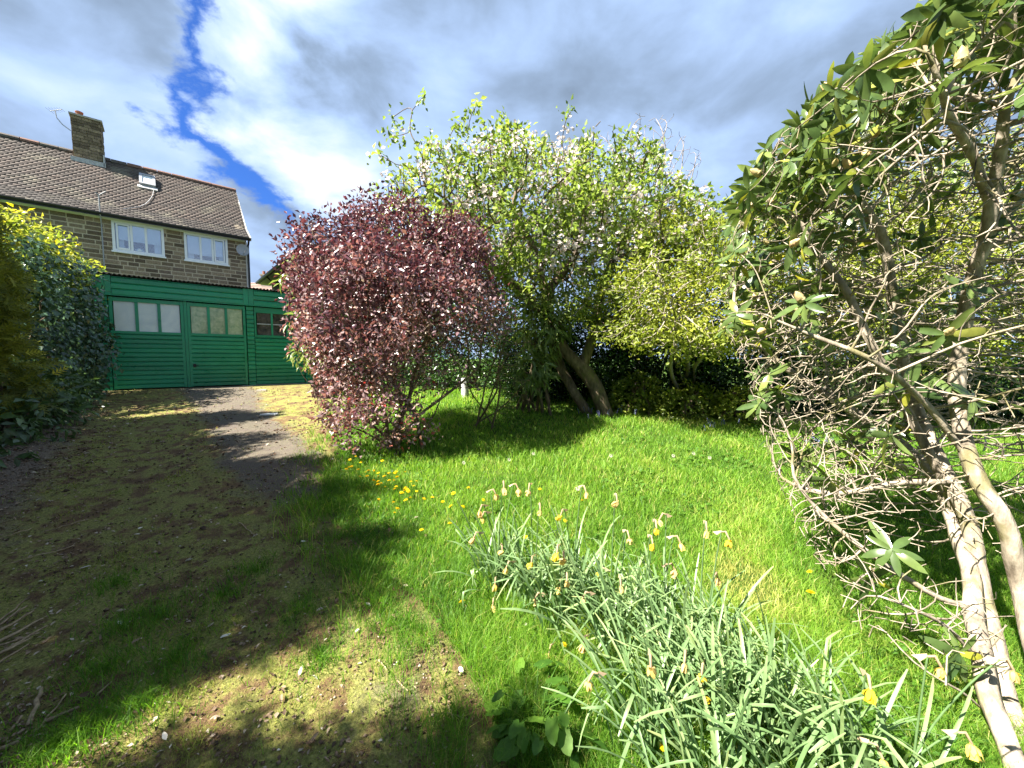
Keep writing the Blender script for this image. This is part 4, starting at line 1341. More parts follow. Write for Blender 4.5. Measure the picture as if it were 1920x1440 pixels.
A = in_ell(13000, (2.25, 2.0, 2.05), (1.20, 0.95, 1.35), rng)
A = np.concatenate([A, in_ell(4500, (1.75, 1.75, 2.45), (0.75, 0.7, 0.85), rng), in_ell(9500, at(1560, 720, 2.1), (0.66, 0.45, 0.66), rng), in_ell(3600, at(1640, 960, 1.75), (0.42, 0.3, 0.34), rng), in_ell(900, at(1720, 1130, 1.5), (0.3, 0.2, 0.22), rng)])
kx = A[:, 0] / A[:, 1]
# outline of the shrub seen from the lawn
ang = np.arctan2(A[:, 0], A[:, 1]); elv = (A[:, 2] - 1.5) / np.hypot(A[:, 0], A[:, 1])
pxx = 960 + FPX * kx
pyy = 672 - FPX * (A[:, 2] - 1.5) / A[:, 1]
lim = np.interp(pyy, [-400, 0, 60, 110, 210, 300, 430, 600, 700, 850, 1000, 1150, 1300, 1440], [1850, 1745, 1690, 1625, 1500, 1410, 1350, 1350, 1395, 1440, 1510, 1600, 1700, 1760])
A = A[(pxx > lim) & (A[:, 1] > 0.9) & (A[:, 2] > gz(A[:, 0], A[:, 1]) + 0.25)]
lum = np.sin(A[:, 0] * 4.5) * np.sin(A[:, 1] * 4.1 + 1) * np.sin(A[:, 2] * 4.2 + 2)
A = A[lum > -0.5]
Pn, par = grow(seeds, A, 0.055, 0.8, 0.044, 110, 0.22, rng, (-0.03, -0.02, 0.04), limit=34000)
r, tips = thicken(Pn, par, 0.0018, 0.033)
part('stems', tubes(chains(Pn, par, r), 7, 0.04), M['rhodo_wood'], rh, smooth=True)
print('rhodo nodes', len(Pn), tips.sum())
dr = node_dirs(Pn, par)
# leaf whorls at outer tips, mostly high up
ti = np.where(tips)[0]
hgt = Pn[ti, 2]
outer = (((Pn[ti] - np.array([2.2, 2.0, 2.0])) / np.array([1.2, 0.95, 1.3])) ** 2).sum(1) ** 0.5
txp = 960 + FPX * Pn[ti, 0] / Pn[ti, 1]; typ = 672 - FPX * (Pn[ti, 2] - 1.5) / Pn[ti, 1]
topness = np.interp(typ - np.interp(txp, [1340, 1400, 1500, 1620, 1750, 1920], [430, 300, 210, 110, 0, -150]), [0, 130, 280, 560], [0.58, 0.36, 0.08, 0.02])
leafy_tip = ti[rng.random(len(ti)) < np.clip(topness, 0.015, 0.8)]
LP = []
bud_list = []
for i in leafy_tip:
    d = norm(dr[i] + np.array([0, 0, 0.35]))
    a = norm(np.cross(d, rng.normal(size=3))); c_ = np.cross(d, a)
    n_ = rng.integers(5, 9)
    ph = rng.random() * 6.28
    for k in range(n_):
        th = ph + k * 2.4
        side = a * math.cos(th) + c_ * math.sin(th)
        tilt = rng.uniform(0.0, 0.7) - 0.25
        xd = norm(side + d * tilt + np.array([0, 0, -0.25]))
        nd = norm(d - xd * np.dot(d, xd) + rng.normal(0, 0.15, 3))
        LP.append((Pn[i] + d * 0.01 - d * 0.012 * k / n_, xd, nd, rng.uniform(0.075, 0.135) * (0.85 if rng.random() < 0.3 else 1), rng.integers(0, 3), np.clip(rng.normal(0.5, 0.2) + (0.42 if rng.random() < 0.06 else 0), 0, 1)))
    if rng.random() < 0.30:
        bud_list.append((Pn[i] + d * 0.012, d))
dist = np.array([np.linalg.norm(l[0] - EYE) / l[3] for l in LP])
vis = np.array([(abs(l[0][0] / l[0][1]) < 1.36) and (l[0][2] - 1.5) / l[0][1] < 1.0 for l in LP])
order = np.argsort(dist + 1e3 * (~vis))
print('rhodo leaves', len(LP))
vm = {}
for rank, q in enumerate(order[:300]):
    p, xd, nd, sz, kd, tn = LP[q]
    yd = norm(np.cross(nd, xd)); zd = np.cross(xd, yd)
    key = (kd, int(tn * 9.99))
    if key not in vm:
        vm[key] = mesh('leaf', RL[kd][0], RL[kd][1], M['rhodo'], np.full(len(RL[kd][0]), key[1] / 9.5), True)
    o = obj('leaf', vm[key], rh)
    pl_ = p - base
    o.matrix_local = Matrix(((xd[0] * sz, yd[0] * sz, zd[0] * sz, pl_[0]), (xd[1] * sz, yd[1] * sz, zd[1] * sz, pl_[1]), (xd[2] * sz, yd[2] * sz, zd[2] * sz, pl_[2]), (0, 0, 0, 1)))
rest_ = order[300:]
arrs = []
for kd in range(3):
    qs = [LP[q] for q in rest_ if LP[q][4] == kd]
    if qs:
        arrs.append(scatter(RL[kd], np.array([q[0] for q in qs]), np.array([q[1] for q in qs]), np.array([q[2] for q in qs]), np.array([q[3] for q in qs]), 1.0, np.array([q[5] for q in qs])))
if arrs:
    part('foliage', join(*arrs), M['rhodo'], rh, 'stuff', True)


def bud_mesh(t_):
    b = B()
    prof_ = [(0, 0.006), (0.006, 0.011), (0.016, 0.0145), (0.028, 0.013), (0.040, 0.008), (0.050, 0.0015)]
    b.tube([(0, 0, z_) for z_, _ in prof_], np.array([q for _, q in prof_]), 9, t_)
    for k in range(8):
        a = k * 2.4; z0 = 0.002 + 0.0035 * k
        rr = np.interp(z0 + 0.006, [z_ for z_, _ in prof_], [q for _, q in prof_]) + 0.0012
        ca, sa = math.cos(a), math.sin(a)
        b.add([(rr * math.cos(a - 0.7), rr * math.sin(a - 0.7), z0 + 0.003), (rr * ca * 1.05, rr * sa * 1.05, z0), (rr * math.cos(a + 0.7), rr * math.sin(a + 0.7), z0 + 0.003), (rr * 0.8 * ca, rr * 0.8 * sa, z0 + 0.02)], [(0, 1, 3), (1, 2, 3)], min(1, t_ + 0.2))
    return b.mesh('bud', M['bud'], True)


bms = [bud_mesh(0.1), bud_mesh(0.35), bud_mesh(0.6)]
for p, d in bud_list[:60]:
    o = obj('bud', bms[rng.integers(0, 3)], rh)
    s_ = rng.uniform(0.75, 1.15)
    q = Vector(norm(d + np.array([0, 0, 0.5]))).to_track_quat('Z', 'X')
    o.matrix_local = Matrix.LocRotScale(Vector(p - base), q, Vector((s_, s_, s_)))

# ------------------------------------------------------------------ grass
def blades(x, y, z, h, wd, lean, tint, rng):
    n = len(x)
    a = rng.random(n) * 6.2832
    la = rng.random(n) * 6.2832
    P0 = np.stack([x, y, z], -1)
    s = np.stack([np.cos(a), np.sin(a), np.zeros(n)], -1) * wd[:, None]
    L = np.stack([np.cos(la), np.sin(la), np.zeros(n)], -1) * (h * lean)[:, None]
    up = np.zeros((n, 3)); up[:, 2] = h
    v0, v1 = P0 - s, P0 + s
    mid = P0 + up * 0.55 + L * 0.35
    v2, v3 = mid - s * 0.75, mid + s * 0.75
    v4 = P0 + up * np.sqrt(np.clip(1 - 0.5 * lean ** 2, 0.2, 1))[:, None] + L
    V = np.stack([v0, v1, v2, v3, v4], 1).reshape(-1, 3)
    i = np.arange(n)[:, None] * 5
    F = np.concatenate([i + np.array([0, 1, 3]), i + np.array([0, 3, 2]), i + np.array([2, 3, 4])])
    return V, F, np.repeat(tint, 5)


def cone(n, k0, k1, y0, y1, rng):
    y = np.exp(rng.uniform(math.log(y0), math.log(y1), n))
    x = rng.uniform(k0, k1, n) * y
    return x, y


rng = np.random.default_rng(101)
x, y = cone(330000, -1.1, 1.75, 0.95, 8.6, rng)
far_edge = np.interp(x / y, [-0.6, 0.0, 0.25, 0.62, 1.0, 1.6], [11, 9.5, 7.2, 5.9, 5.8, 5.6])
ins = on_drive(x, y)
tall = np.exp(-np.clip(-ins, 0, 9) / 0.5)          # longer unmown verge by the driveway
keep = (ins < 0.45) & (y < far_edge) & (rng.random(len(x)) < np.clip(0.75 - ins * 2.2, 0.0, 1.0) * np.where(ins > -0.05, 0.15 + 0.85 * (vnoise(x, y, 4.0, 31.0) > 0.5), 1.0))
x, y, tall = x[keep], y[keep], tall[keep]
pat = vnoise(x, y, 1.1, 7.0); pf = vnoise(x, y, 5.0, 9.0)
dry = np.exp(-(((x - grd(1390, 1090)[0]) / 0.22) ** 2 + ((y - grd(1390, 1090)[1]) / 0.35) ** 2))
h = (0.030 + 0.055 * pat * vnoise(x, y, 3.3, 44.0) * 2 + 0.022 * pf) * rng.uniform(0.6, 1.35, len(x)) * (1 + 1.1 * tall * pat * 1.5) * (1 - 0.5 * dry)
wd = 0.0011 * np.maximum(1.0, y / 1.5) * rng.uniform(0.7, 1.4, len(x))
p3 = vnoise(x, y, 2.6, 41.0)
tint = np.clip(0.46 + 0.75 * (pat - 0.5) + 0.6 * (p3 - 0.5) + rng.normal(0, 0.17, len(x)) + 0.45 * dry - 0.15 * tall, 0, 1)
tint = np.where(rng.random(len(x)) < 0.06, 1.0, tint)
V, F, T = blades(x, y, gz(x, y) - 0.004, h, wd, rng.uniform(0.2, 1.0, len(x)), tint, rng)
obj('lawn_grass', mesh('lawn_grass', V, F, M['grass'], T), kind='stuff')

# thin grass and moss on the driveway
x, y = cone(190000, -1.7, 0.25, 1.0, 9.0, rng)
ins = on_drive(x, y); sa = acr(x, y); sl_ = alo(x, y)
pat = vnoise(x, y, 2.2, 17.0); pf = vnoise(x, y, 7.0, 19.0)
wearp = np.exp(-((sa - 0.85) / 0.42) ** 2) * np.clip((sl_ - 3.2) / 1.5, 0, 1) + 0.6 * np.clip((sl_ - 8.0) / 2, 0, 1)
bnk = np.clip((-0.35 - sa) / 0.9, 0, 1)
dens = np.clip((pat - 0.36) * 3.0, 0.02, 1) * (1 - 0.85 * np.clip(wearp, 0, 1)) * (1 - 0.8 * bnk)
keep = (ins > -0.05) & (sl_ < 11.95) & (sa > -2.4) & (rng.random(len(x)) < dens)
x, y, pat, pf = x[keep], y[keep], pat[keep], pf[keep]
tuft = np.clip((pf - 0.55) * 5, 0, 1)
h = (0.012 + 0.045 * tuft * rng.random(len(x))) * rng.uniform(0.6, 1.3, len(x))
wd = 0.0009 * np.maximum(1.0, y / 1.5) * rng.uniform(0.7, 1.3, len(x))
tint = np.clip(0.45 + 0.6 * (pat - 0.5) - 0.15 * tuft + rng.normal(0, 0.18, len(x)), 0, 1)
V, F, T = blades(x, y, drive_z(x, y) - 0.003, h, wd, rng.uniform(0.5, 1.3, len(x)), tint, rng)
obj('driveway_grass', mesh('driveway_grass', V, F, M['mossgrass'], T), kind='stuff')

# clumps of fresh grass on the driveway
cx = [grd(*p) for p in ((230, 1180), (300, 1160), (215, 1100), (480, 1075), (420, 1120), (560, 1150), (150, 1380), (90, 1420), (330, 1240), (640, 1010), (690, 1060), (720, 1130), (760, 1180), (200, 1260), (260, 1330), (600, 1240), (590, 830), (560, 860))]
xs_, ys_ = [], []
for c_ in cx:
    k = int(900 / max(1.0, c_[1]) ** 1.2)
    xs_.append(c_[0] + 0.16 * rng.normal(0, 1, k) * rng.random(k)); ys_.append(c_[1] + 0.16 * rng.normal(0, 1, k) * rng.random(k))
x = np.concatenate(xs_); y = np.concatenate(ys_)
h = rng.uniform(0.03, 0.085, len(x)); wd = rng.uniform(0.0009, 0.0018, len(x))
V, F, T = blades(x, y, drive_z(x, y), h, wd, rng.uniform(0.3, 1.1, len(x)), np.clip(rng.normal(0.2, 0.2, len(x)), 0, 1), rng)
obj('grass_clumps', mesh('grass_clumps', V, F, M['grass'], T), kind='stuff')

# low clover and plantain patches in the lawn
x, y = cone(30000, -0.5, 1.6, 1.1, 7.0, rng)
keep = (on_drive(x, y) < -0.05) & (vnoise(x, y, 1.7, 61.0) > 0.56) & (y < 6.2)
x, y = x[keep], y[keep]; n_ = len(x)
xd = rdir(n_, rng); xd[:, 2] = np.abs(xd[:, 2]) * 0.4
V, F, T = scatter(LEAF5, np.stack([x, y, gz(x, y) + rng.uniform(0.008, 0.035, n_)], -1), xd, rdir(n_, rng) * 0.4 + np.array([0, 0, 1.0]), rng.uniform(0.015, 0.04, n_) * np.clip(y / 2.5, 0.9, 1.6), rng.uniform(0.4, 0.8, n_), np.clip(rng.normal(0.45, 0.2, n_), 0, 1))
obj('lawn_weeds', mesh('lawn_weeds', V, F, M['weed'], T), kind='stuff')
# grit and crumbs of tarmac on the driveway
x, y = cone(26000, -1.7, 0.2, 1.0, 9.5, rng)
keep = (on_drive(x, y) > -0.05) & (acr(x, y) > -1.6) & (alo(x, y) < 11.9) & (rng.random(len(x)) < np.clip((vnoise(x, y, 2.5, 71.0) - 0.35) * 3, 0.05, 1))
x, y = x[keep], y[keep]; n_ = len(x)
oct_ = (np.array([(0.5, 0, 0), (0, 0.5, 0), (-0.5, 0, 0), (0, -0.5, 0), (0, 0, 0.4), (0.1, 0.1, -0.2)]), np.array([(0, 1, 4), (1, 2, 4), (2, 3, 4), (3, 0, 4), (1, 0, 5), (2, 1, 5), (3, 2, 5), (0, 3, 5)]))
xd = rdir(n_, rng); xd[:, 2] *= 0.2
V, F, T = scatter(oct_, np.stack([x, y, drive_z(x, y) + 0.003], -1), xd, np.tile(np.array([[0.05, 0.05, 1.0]]), (n_, 1)), rng.gamma(2.2, 0.0032, n_) * np.clip(y / 2.0, 1, 2.5) + 0.003, rng.uniform(0.5, 1.2, n_), np.clip(rng.beta(1.5, 2.5, n_), 0, 1))
obj('driveway_grit', mesh('driveway_grit', V, F, M['litter'], T), kind='stuff')

# fine leaf litter
x, y = cone(34000, -1.7, 0.2, 1.0, 8.6, rng)
sa = acr(x, y); ins = on_drive(x, y)
keep = (ins > -0.5) & (sa > -2.4) & (rng.random(len(x)) < 0.18 + 0.9 * np.clip((-0.2 - sa) / 0.9, 0, 1)) & (alo(x, y) < 11.9)
x, y = x[keep], y[keep]
n_ = len(x)
pos = np.stack([x, y, drive_z(x, y) + 0.008], -1)
xd = rdir(n_, rng); xd[:, 2] *= 0.25
nd = rdir(n_, rng) * 0.35 + np.array([0, 0, 1.0])
sz = rng.uniform(0.008, 0.032, n_) * np.clip(y / 2.5, 0.8, 1.8)
V, F, T = scatter(LEAF5, pos, xd, nd, sz, rng.uniform(0.2, 0.8, n_), np.clip(rng.beta(1.6, 2.0, n_), 0, 1))
obj('leaf_litter', mesh('leaf_litter', V, F, M['litter'], T), kind='stuff')

# ------------------------------------------------------------------ single dead leaves, sticks, scraps
rng = np.random.default_rng(202)


def dead_leaf(v):
    n = 6
    V, F = [], []
    for i in range(n + 1):
        t_ = i / n
        wv = 0.28 * math.sin(math.pi * min(1, 0.05 + t_ * 0.93)) ** 0.8 * (1 + 0.12 * math.sin(9 * t_ + v * 2))
        z_ = 0.10 * math.sin(t_ * 3 + v) + 0.05
        cu = 0.5 + 0.35 * math.sin(v * 2.1 + t_ * 4)
        V += [(t_ - 0.5, -wv, z_ + wv * cu), (t_ - 0.5, 0.02 * math.sin(6 * t_), z_), (t_ - 0.5, wv, z_ + wv * cu * 0.7)]
    for i in range(n):
        a = i * 3
        F += [(a, a + 1, a + 4, a + 3), (a + 1, a + 2, a + 5, a + 4)]
    return np.array(V), np.array(F)


def leaf_label(px_, py_):
    if px_ > 940: return 'dry dead leaf under the daffodils by the broad leaved weed'
    if px_ > 600: return 'dry dead leaf on the grassy verge between the driveway and the daffodils'
    if py_ > 1270: return 'dry curled dead leaf on the nearest moss at the bottom of the photo'
    if px_ < 330: return 'dry dead leaf on the left of the driveway near the stick heap'
    return 'dry dead leaf lying on the moss in the middle of the driveway'


dl = {}
leaf_px = [(160, 1312), (245, 1250), (520, 1130), (225, 1175), (115, 1185), (200, 1215), (255, 1210), (500, 1105), (265, 1105), (345, 1145), (640, 1055), (575, 1037), (632, 1075), (655, 1080), (735, 1165), (600, 1150), (610, 1145), (825, 1215), (910, 1220), (690, 1140), (760, 1105), (740, 1092), (395, 1180), (298, 1192), (268, 1225), (258, 1407), (310, 1390), (590, 1280), (530, 1305), (700, 960), (780, 975), (730, 1000), (905, 1240), (865, 1265), (955, 1210), (930, 1240), (745, 1250), (800, 1010), (670, 1190), (440, 1160), (350, 1200), (180, 1290), (150, 1150), (540, 1100), (640, 1120), (1170, 1420), (1160, 1400), (1190, 1435), (1060, 1425), (975, 1290), (960, 1320), (985, 1180), (1105, 1210), (780, 1260)]
for k in range(90):
    leaf_px.append((rng.uniform(20, 620), rng.uniform(930, 1430)))
for px_, py_ in leaf_px:
    p = grd(px_, py_)
    tn = float(np.clip(rng.beta(2.4, 1.5), 0, 1))
    key = (int(rng.integers(0, 4)), int(tn * 5.99))
    if key not in dl:
        q = dead_leaf(key[0]); dl[key] = mesh('fallen_leaf', q[0], q[1], M['litter'], np.full(len(q[0]), key[1] / 5.0), True)
    o = obj('fallen_leaf', dl[key], None, (p[0], p[1], float(drive_z(p[0], p[1])) + 0.012), None, leaf_label(px_, py_), 'leaf', 'dead leaves scattered over the driveway')
    o.rotation_euler = (rng.normal(0, 0.3), rng.normal(0, 0.3), rng.random() * 6.28)
    s_ = rng.uniform(0.024, 0.05) * min(1.0, 0.45 + 0.22 * p[1])
    o.scale = (s_, s_ * rng.uniform(0.6, 1), s_)


def stick(name, pa, pb, r0, r1, label, cat='stick', group='loose sticks at the left edge', lift=0.02, mat='stick', fork=False):
    a, b_ = grd(*pa), grd(*pb)
    a[2] = float(drive_z(a[0], a[1])) + lift; b_[2] = float(drive_z(b_[0], b_[1])) + lift * 1.3
    root = a.copy()
    n_ = 7
    q = np.stack([a + (b_ - a) * t_ for t_ in np.linspace(0, 1, n_)])
    ln = np.linalg.norm(b_ - a)
    q[1:-1] += rng.normal(0, 0.018 * ln, (n_ - 2, 3)) * np.array([1, 1, 0.6])
    b = B().tube(q - root, np.linspace(r0, r1, n_), 6)
    if fork:
        f = q[4] - root
        b.tube([f, f + (b_ - a) * 0.25 + np.array([0.03, -0.05, 0.03]) * ln * 3], np.array([r1 * 1.2, r1 * 0.5]), 5)
    obj(name, b.mesh(name, M[mat], True), None, root, None, label, cat, group)


sticks = [((-20, 1200), (52, 1150), .007, .004), ((-20, 1212), (65, 1158), .008, .004), ((-15, 1225), (82, 1172), .009, .004), ((-10, 1245), (90, 1186), .008, .004), ((-20, 1250), (60, 1210), .006, .003), ((-20, 1195), (45, 1142), .006, .003), ((-20, 1232), (75, 1200), .006, .003), ((-10, 1262), (55, 1222), .005, .003)]
lbl = ['thin tan stick, topmost of the heap at the left edge', 'tan stick with a bent tip in the heap at the left edge', 'thick pale stick in the middle of the heap at the left edge', 'long brown stick low in the heap at the left edge', 'short stick under the heap at the left edge', 'thin stick lying across the top of the heap', 'slim stick reaching furthest right out of the heap', 'lowest thin stick of the heap at the left edge']
for s_, l_ in zip(sticks, lbl):
    stick('stick', *s_, l_, fork=rng.random() < 0.5)
more = [((55, 1372), (77, 1302), .009, .008, 'short thick pale stick lying upright in the picture at lower left'), ((85, 1362), (150, 1336), .007, .005, 'pale straight stick ending in the sunlit moss'), ((70, 1380), (125, 1312), .004, .003, 'thin brown stick beside the short thick one'), ((20, 1382), (42, 1354), .005, .004, 'small pale stick left of the short thick one'), ((182, 1312), (210, 1288), .005, .003, 'small brown stick near the large pale dead leaf'), ((-10, 1420), (40, 1400), .007, .005, 'stick end at the bottom left corner'), ((70, 1420), (120, 1380), .004, .002, 'forked dry twig at the bottom left'), ((160, 980), (75, 1010), .004, .002, 'long thin twig under the left hedge'), ((140, 1028), (10, 1072), .004, .002, 'longest thin twig on the dark soil at left'), ((60, 1000), (0, 1025), .003, .002, 'short dark twig by the left hedge'), ((745, 1285), (765, 1305), .0035, .003, 'pale curved twig on the brown moss patch'), ((715, 1250), (728, 1270), .003, .002, 'small dark twig above the brown moss patch'), ((840, 1330), (850, 1360), .003, .002, 'pale bent twig right of the brown moss patch'), ((838, 1345), (870, 1358), .003, .002, 'thin twig crossing the pale bent one'), ((448, 985), (480, 1010), .004, .003, 'pale twig at the middle of the driveway'), ((290, 1085), (330, 1070), .003, .002, 'thin twig in the moss left of centre')]
for pa, pb, r0, r1, l_ in more:
    stick('stick', pa, pb, r0, r1, l_, group=None, fork=rng.random() < 0.3, lift=0.012)
# white scraps on the driveway
for px_, py_, s_, l_ in ((506, 779, (0.24, 0.14), 'flat white scrap lying on the tarmac before the garage'), (492, 733, (0.20, 0.10), 'pale flat stone by the garage door')):
    p = grd(px_, py_)
    V = np.array([(-s_[0] / 2, -s_[1] / 2, 0), (s_[0] / 2, -s_[1] * 0.4, 0), (s_[0] * 0.42, s_[1] / 2, 0), (-s_[0] * 0.3, s_[1] * 0.45, 0)])
    b = B().add(np.concatenate([V, V * 0.94 + np.array([0, 0, 0.018])]), [(0, 3, 2, 1), (4, 5, 6, 7), (0, 1, 5, 4), (1, 2, 6, 5), (2, 3, 7, 6), (3, 0, 4, 7)])
    obj('scrap' if py_ > 750 else 'flat_stone', b.mesh('scrap', M['paper' if py_ > 750 else 'conc']), None, (p[0], p[1], p[2] + 0.012), None, l_, 'scrap' if py_ > 750 else 'stone')
# white post glimpsed under the bush
p = grd(872, 745)
post = thing('garden_post', p, 'short pale post seen through the twigs right of the purple bush', 'post')
gobj('shaft', B().tube([(0, 0, -0.05), (0, 0, 0.38)], 0.075, 10), M['lead'], post, True)
gobj('cap', B().tube([(0, 0, 0.38), (0, 0, 0.384)], np.array([0.075, 0.01]), 10), M['lead'], post, True)

# ------------------------------------------------------------------ daffodils
rng = np.random.default_rng(303)


def strap(v):
    """daffodil leaf of unit length with its own arch"""
    n = 9
    r_ = np.random.default_rng(v)
    bend = r_.uniform(0.1, 1.45)
    kink = r_.random() < 0.35
    kpos = r_.uniform(0.55, 0.85)
    pts = [np.zeros(3)]; a = r_.uniform(0.05, 0.25)
    tw = r_.uniform(-0.7, 0.7)
    V, F = [], []
    for i in range(n + 1):
        t_ = i / n
        wv = 0.017 * (1 - 0.15 * t_) * (1 if t_ < 0.95 else 0.45)
        p = pts[-1]
        cw, sw = math.cos(tw * t_), math.sin(tw * t_)
        V += [tuple(p + np.array([0.3 * wv * sw, -wv * cw, 0.25 * wv])), tuple(p), tuple(p + np.array([-0.3 * wv * sw, wv * cw, 0.25 * wv]))]
        a += bend / n * (0.4 + 1.2 * t_)
        if kink and abs(t_ - kpos) < 0.5 / n: a += r_.uniform(0.9, 1.8)
        pts.append(p + np.array([math.sin(a), 0.04 * tw * t_, math.cos(a)]) / n)
    for i in range(n):
        b0 = i * 3
        F += [(b0, b0 + 1, b0 + 4, b0 + 3), (b0 + 1, b0 + 2, b0 + 5, b0 + 4)]
    return np.array(V), np.array(F)


straps = {}
for v in range(18):
    q = strap(v)
    for tb in range(3):
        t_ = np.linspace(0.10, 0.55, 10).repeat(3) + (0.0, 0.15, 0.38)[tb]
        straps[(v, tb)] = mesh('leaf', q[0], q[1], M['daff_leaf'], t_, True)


def head_mesh(v):
    """withered nodding daffodil: crumpled trumpet with six limp petals, hanging along -z"""
    r_ = np.random.default_rng(900 + v)
    b = B()
    t0 = (0.25, 0.55, 0.95, 0.4)[v % 4]
    k = 10
    zs = np.array([0.012, 0.0, -0.012, -0.026, -0.034]); rs = np.array([0.0035, 0.006, 0.0085, 0.010, 0.013])
    V = []
    for z_, q in zip(zs, rs):
        for j in range(k):
            a = j * 2 * math.pi / k; qq = q * (1 + 0.25 * math.sin(j * 3.1 + v) + r_.normal(0, 0.1))
            V.append((qq * math.cos(a), qq * math.sin(a), z_ + r_.normal(0, 0.001)))
    F = [(i * k + j, i * k + (j + 1) % k, (i + 1) * k + (j + 1) % k, (i + 1) * k + j) for i in range(4) for j in range(k)]
    b.add(V, F, min(1, t0 + 0.1))
    for p_ in range(6):
        a = p_ * math.pi / 3 + r_.normal(0, 0.15)
        ln = r_.uniform(0.024, 0.042); sp = r_.uniform(0.35, 1.1)
        V = []
        for i in range(5):
            t_ = i / 4
            rr = 0.006 + ln * t_ * math.sin(sp) * (1 - 0.35 * t_)
            z_ = -ln * t_ * math.cos(sp) - 0.006 * t_ * t_ + 0.004
            wv = 0.0085 * math.sin(math.pi * (0.18 + 0.78 * t_)) * r_.uniform(0.7, 1.2)
            tw = r_.normal(0, 0.5) * t_
            cx_, cy_ = math.cos(a), math.sin(a)
            V += [(rr * cx_ - wv * (-cy_) * math.cos(tw), rr * cy_ - wv * cx_ * math.cos(tw), z_ + wv * math.sin(tw)), (rr * cx_ + wv * (-cy_) * math.cos(tw), rr * cy_ + wv * cx_ * math.cos(tw), z_ - wv * math.sin(tw))]
        b.add(V, [(2 * i, 2 * i + 1, 2 * i + 3, 2 * i + 2) for i in range(4)], float(np.clip(t0 + r_.normal(0, 0.12), 0, 1)))
    return b.mesh('flower_head', M['daff_flower'], True)


heads = [head_mesh(v) for v in range(8)]
clumps = [((935, 1110), 'daffodil clump at the far left end of the bed with brown drooping heads'), ((1000, 1140), 'tall daffodil clump with a row of faded heads against the lawn'), ((1075, 1130), 'daffodil clump at the back of the bed with a high arching pale head'), ((1060, 1190), 'daffodil clump with two tawny heads in the middle left of the bed'), ((1140, 1170), 'daffodil clump with a bright yellow head above its leaves'), ((1150, 1240), 'daffodil clump behind the broad leaved weed with folded leaves'), ((1225, 1215), 'daffodil clump at the back with long stalks leaning over the lawn'), ((1240, 1290), 'daffodil clump with withered papery stalk across the bed'), ((1320, 1280), 'daffodil clump with a fresh yellow head and a dandelion beside it'), ((1300, 1370), 'daffodil clump of wide bent leaves near the bottom of the photo'), ((1395, 1350), 'daffodil clump with broken leaf tips beside the bright grass'), ((1400, 1440), 'daffodil clump at the bottom with leaves bending left'), ((1470, 1420), 'daffodil clump with a long arching stalk and yellow head over the lawn'), ((1480, 1520), 'daffodil clump cut by the bottom of the photo'), ((1570, 1490), 'daffodil clump at the lower right end of the bed'), ((1215, 1420), 'small daffodil clump by the dead leaves at the bottom'), ((1340, 1540), 'daffodil clump of wide leaves at the very bottom centre'), ((1640, 1560), 'last daffodil clump of the bed towards the rhododendron')]
ctr = np.array([grd(*c_[0]) for c_ in clumps])
croot = []
for (px_, lab), c_ in zip(clumps, ctr):
    t = thing('daffodil_clump', c_, lab, 'daffodils', 'daffodil clumps of the lawn bed')
    croot.append(t)
    nl = 50
    for k in range(nl):
        a = rng.random() * 6.283
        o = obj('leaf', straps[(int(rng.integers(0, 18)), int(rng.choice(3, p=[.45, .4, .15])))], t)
        rr = abs(rng.normal(0, 0.065))
        th = rng.random() * 6.283
        o.location = (rr * math.cos(th), rr * math.sin(th), float(gz(c_[0] + rr * math.cos(th), c_[1] + rr * math.sin(th))) - c_[2] - 0.01)
        # the bed leans over to the left and away
        a = a if rng.random() < 0.55 else rng.normal(2.6, 0.6)
        ln = rng.uniform(0.34, 0.56)
        o.rotation_euler = (rng.normal(0, 0.16), rng.normal(0.06, 0.14), a)
        ws = rng.uniform(0.24, 0.46)
        o.scale = (ln, ws * 0.9, ln)
flw = [(930, 931), (945, 919), (972, 921), (991, 923), (899, 962), (903, 975), (888, 1013), (942, 1037), (949, 1069), (996, 1060), (1044, 1042), (1057, 1054), (1051, 971), (1013, 961), (1099, 927), (1157, 944), (1236, 979), (1231, 996), (1224, 1025), (1180, 1014), (1276, 1023), (1325, 1000), (1368, 1018), (1345, 1088), (1265, 1073), (1049, 1106), (1063, 1095), (1164, 1103), (1092, 1127), (1003, 1127), (924, 1139), (928, 1100), (1122, 1077), (1029, 1232), (1103, 1284), (1093, 1214), (1220, 1259), (1283, 1249), (1315, 1273), (1322, 1310), (1632, 1300), (1765, 1260), (1822, 1403), (1655, 1430), (1900, 1265)]
cpx = np.array([c_[0] for c_ in clumps], float)
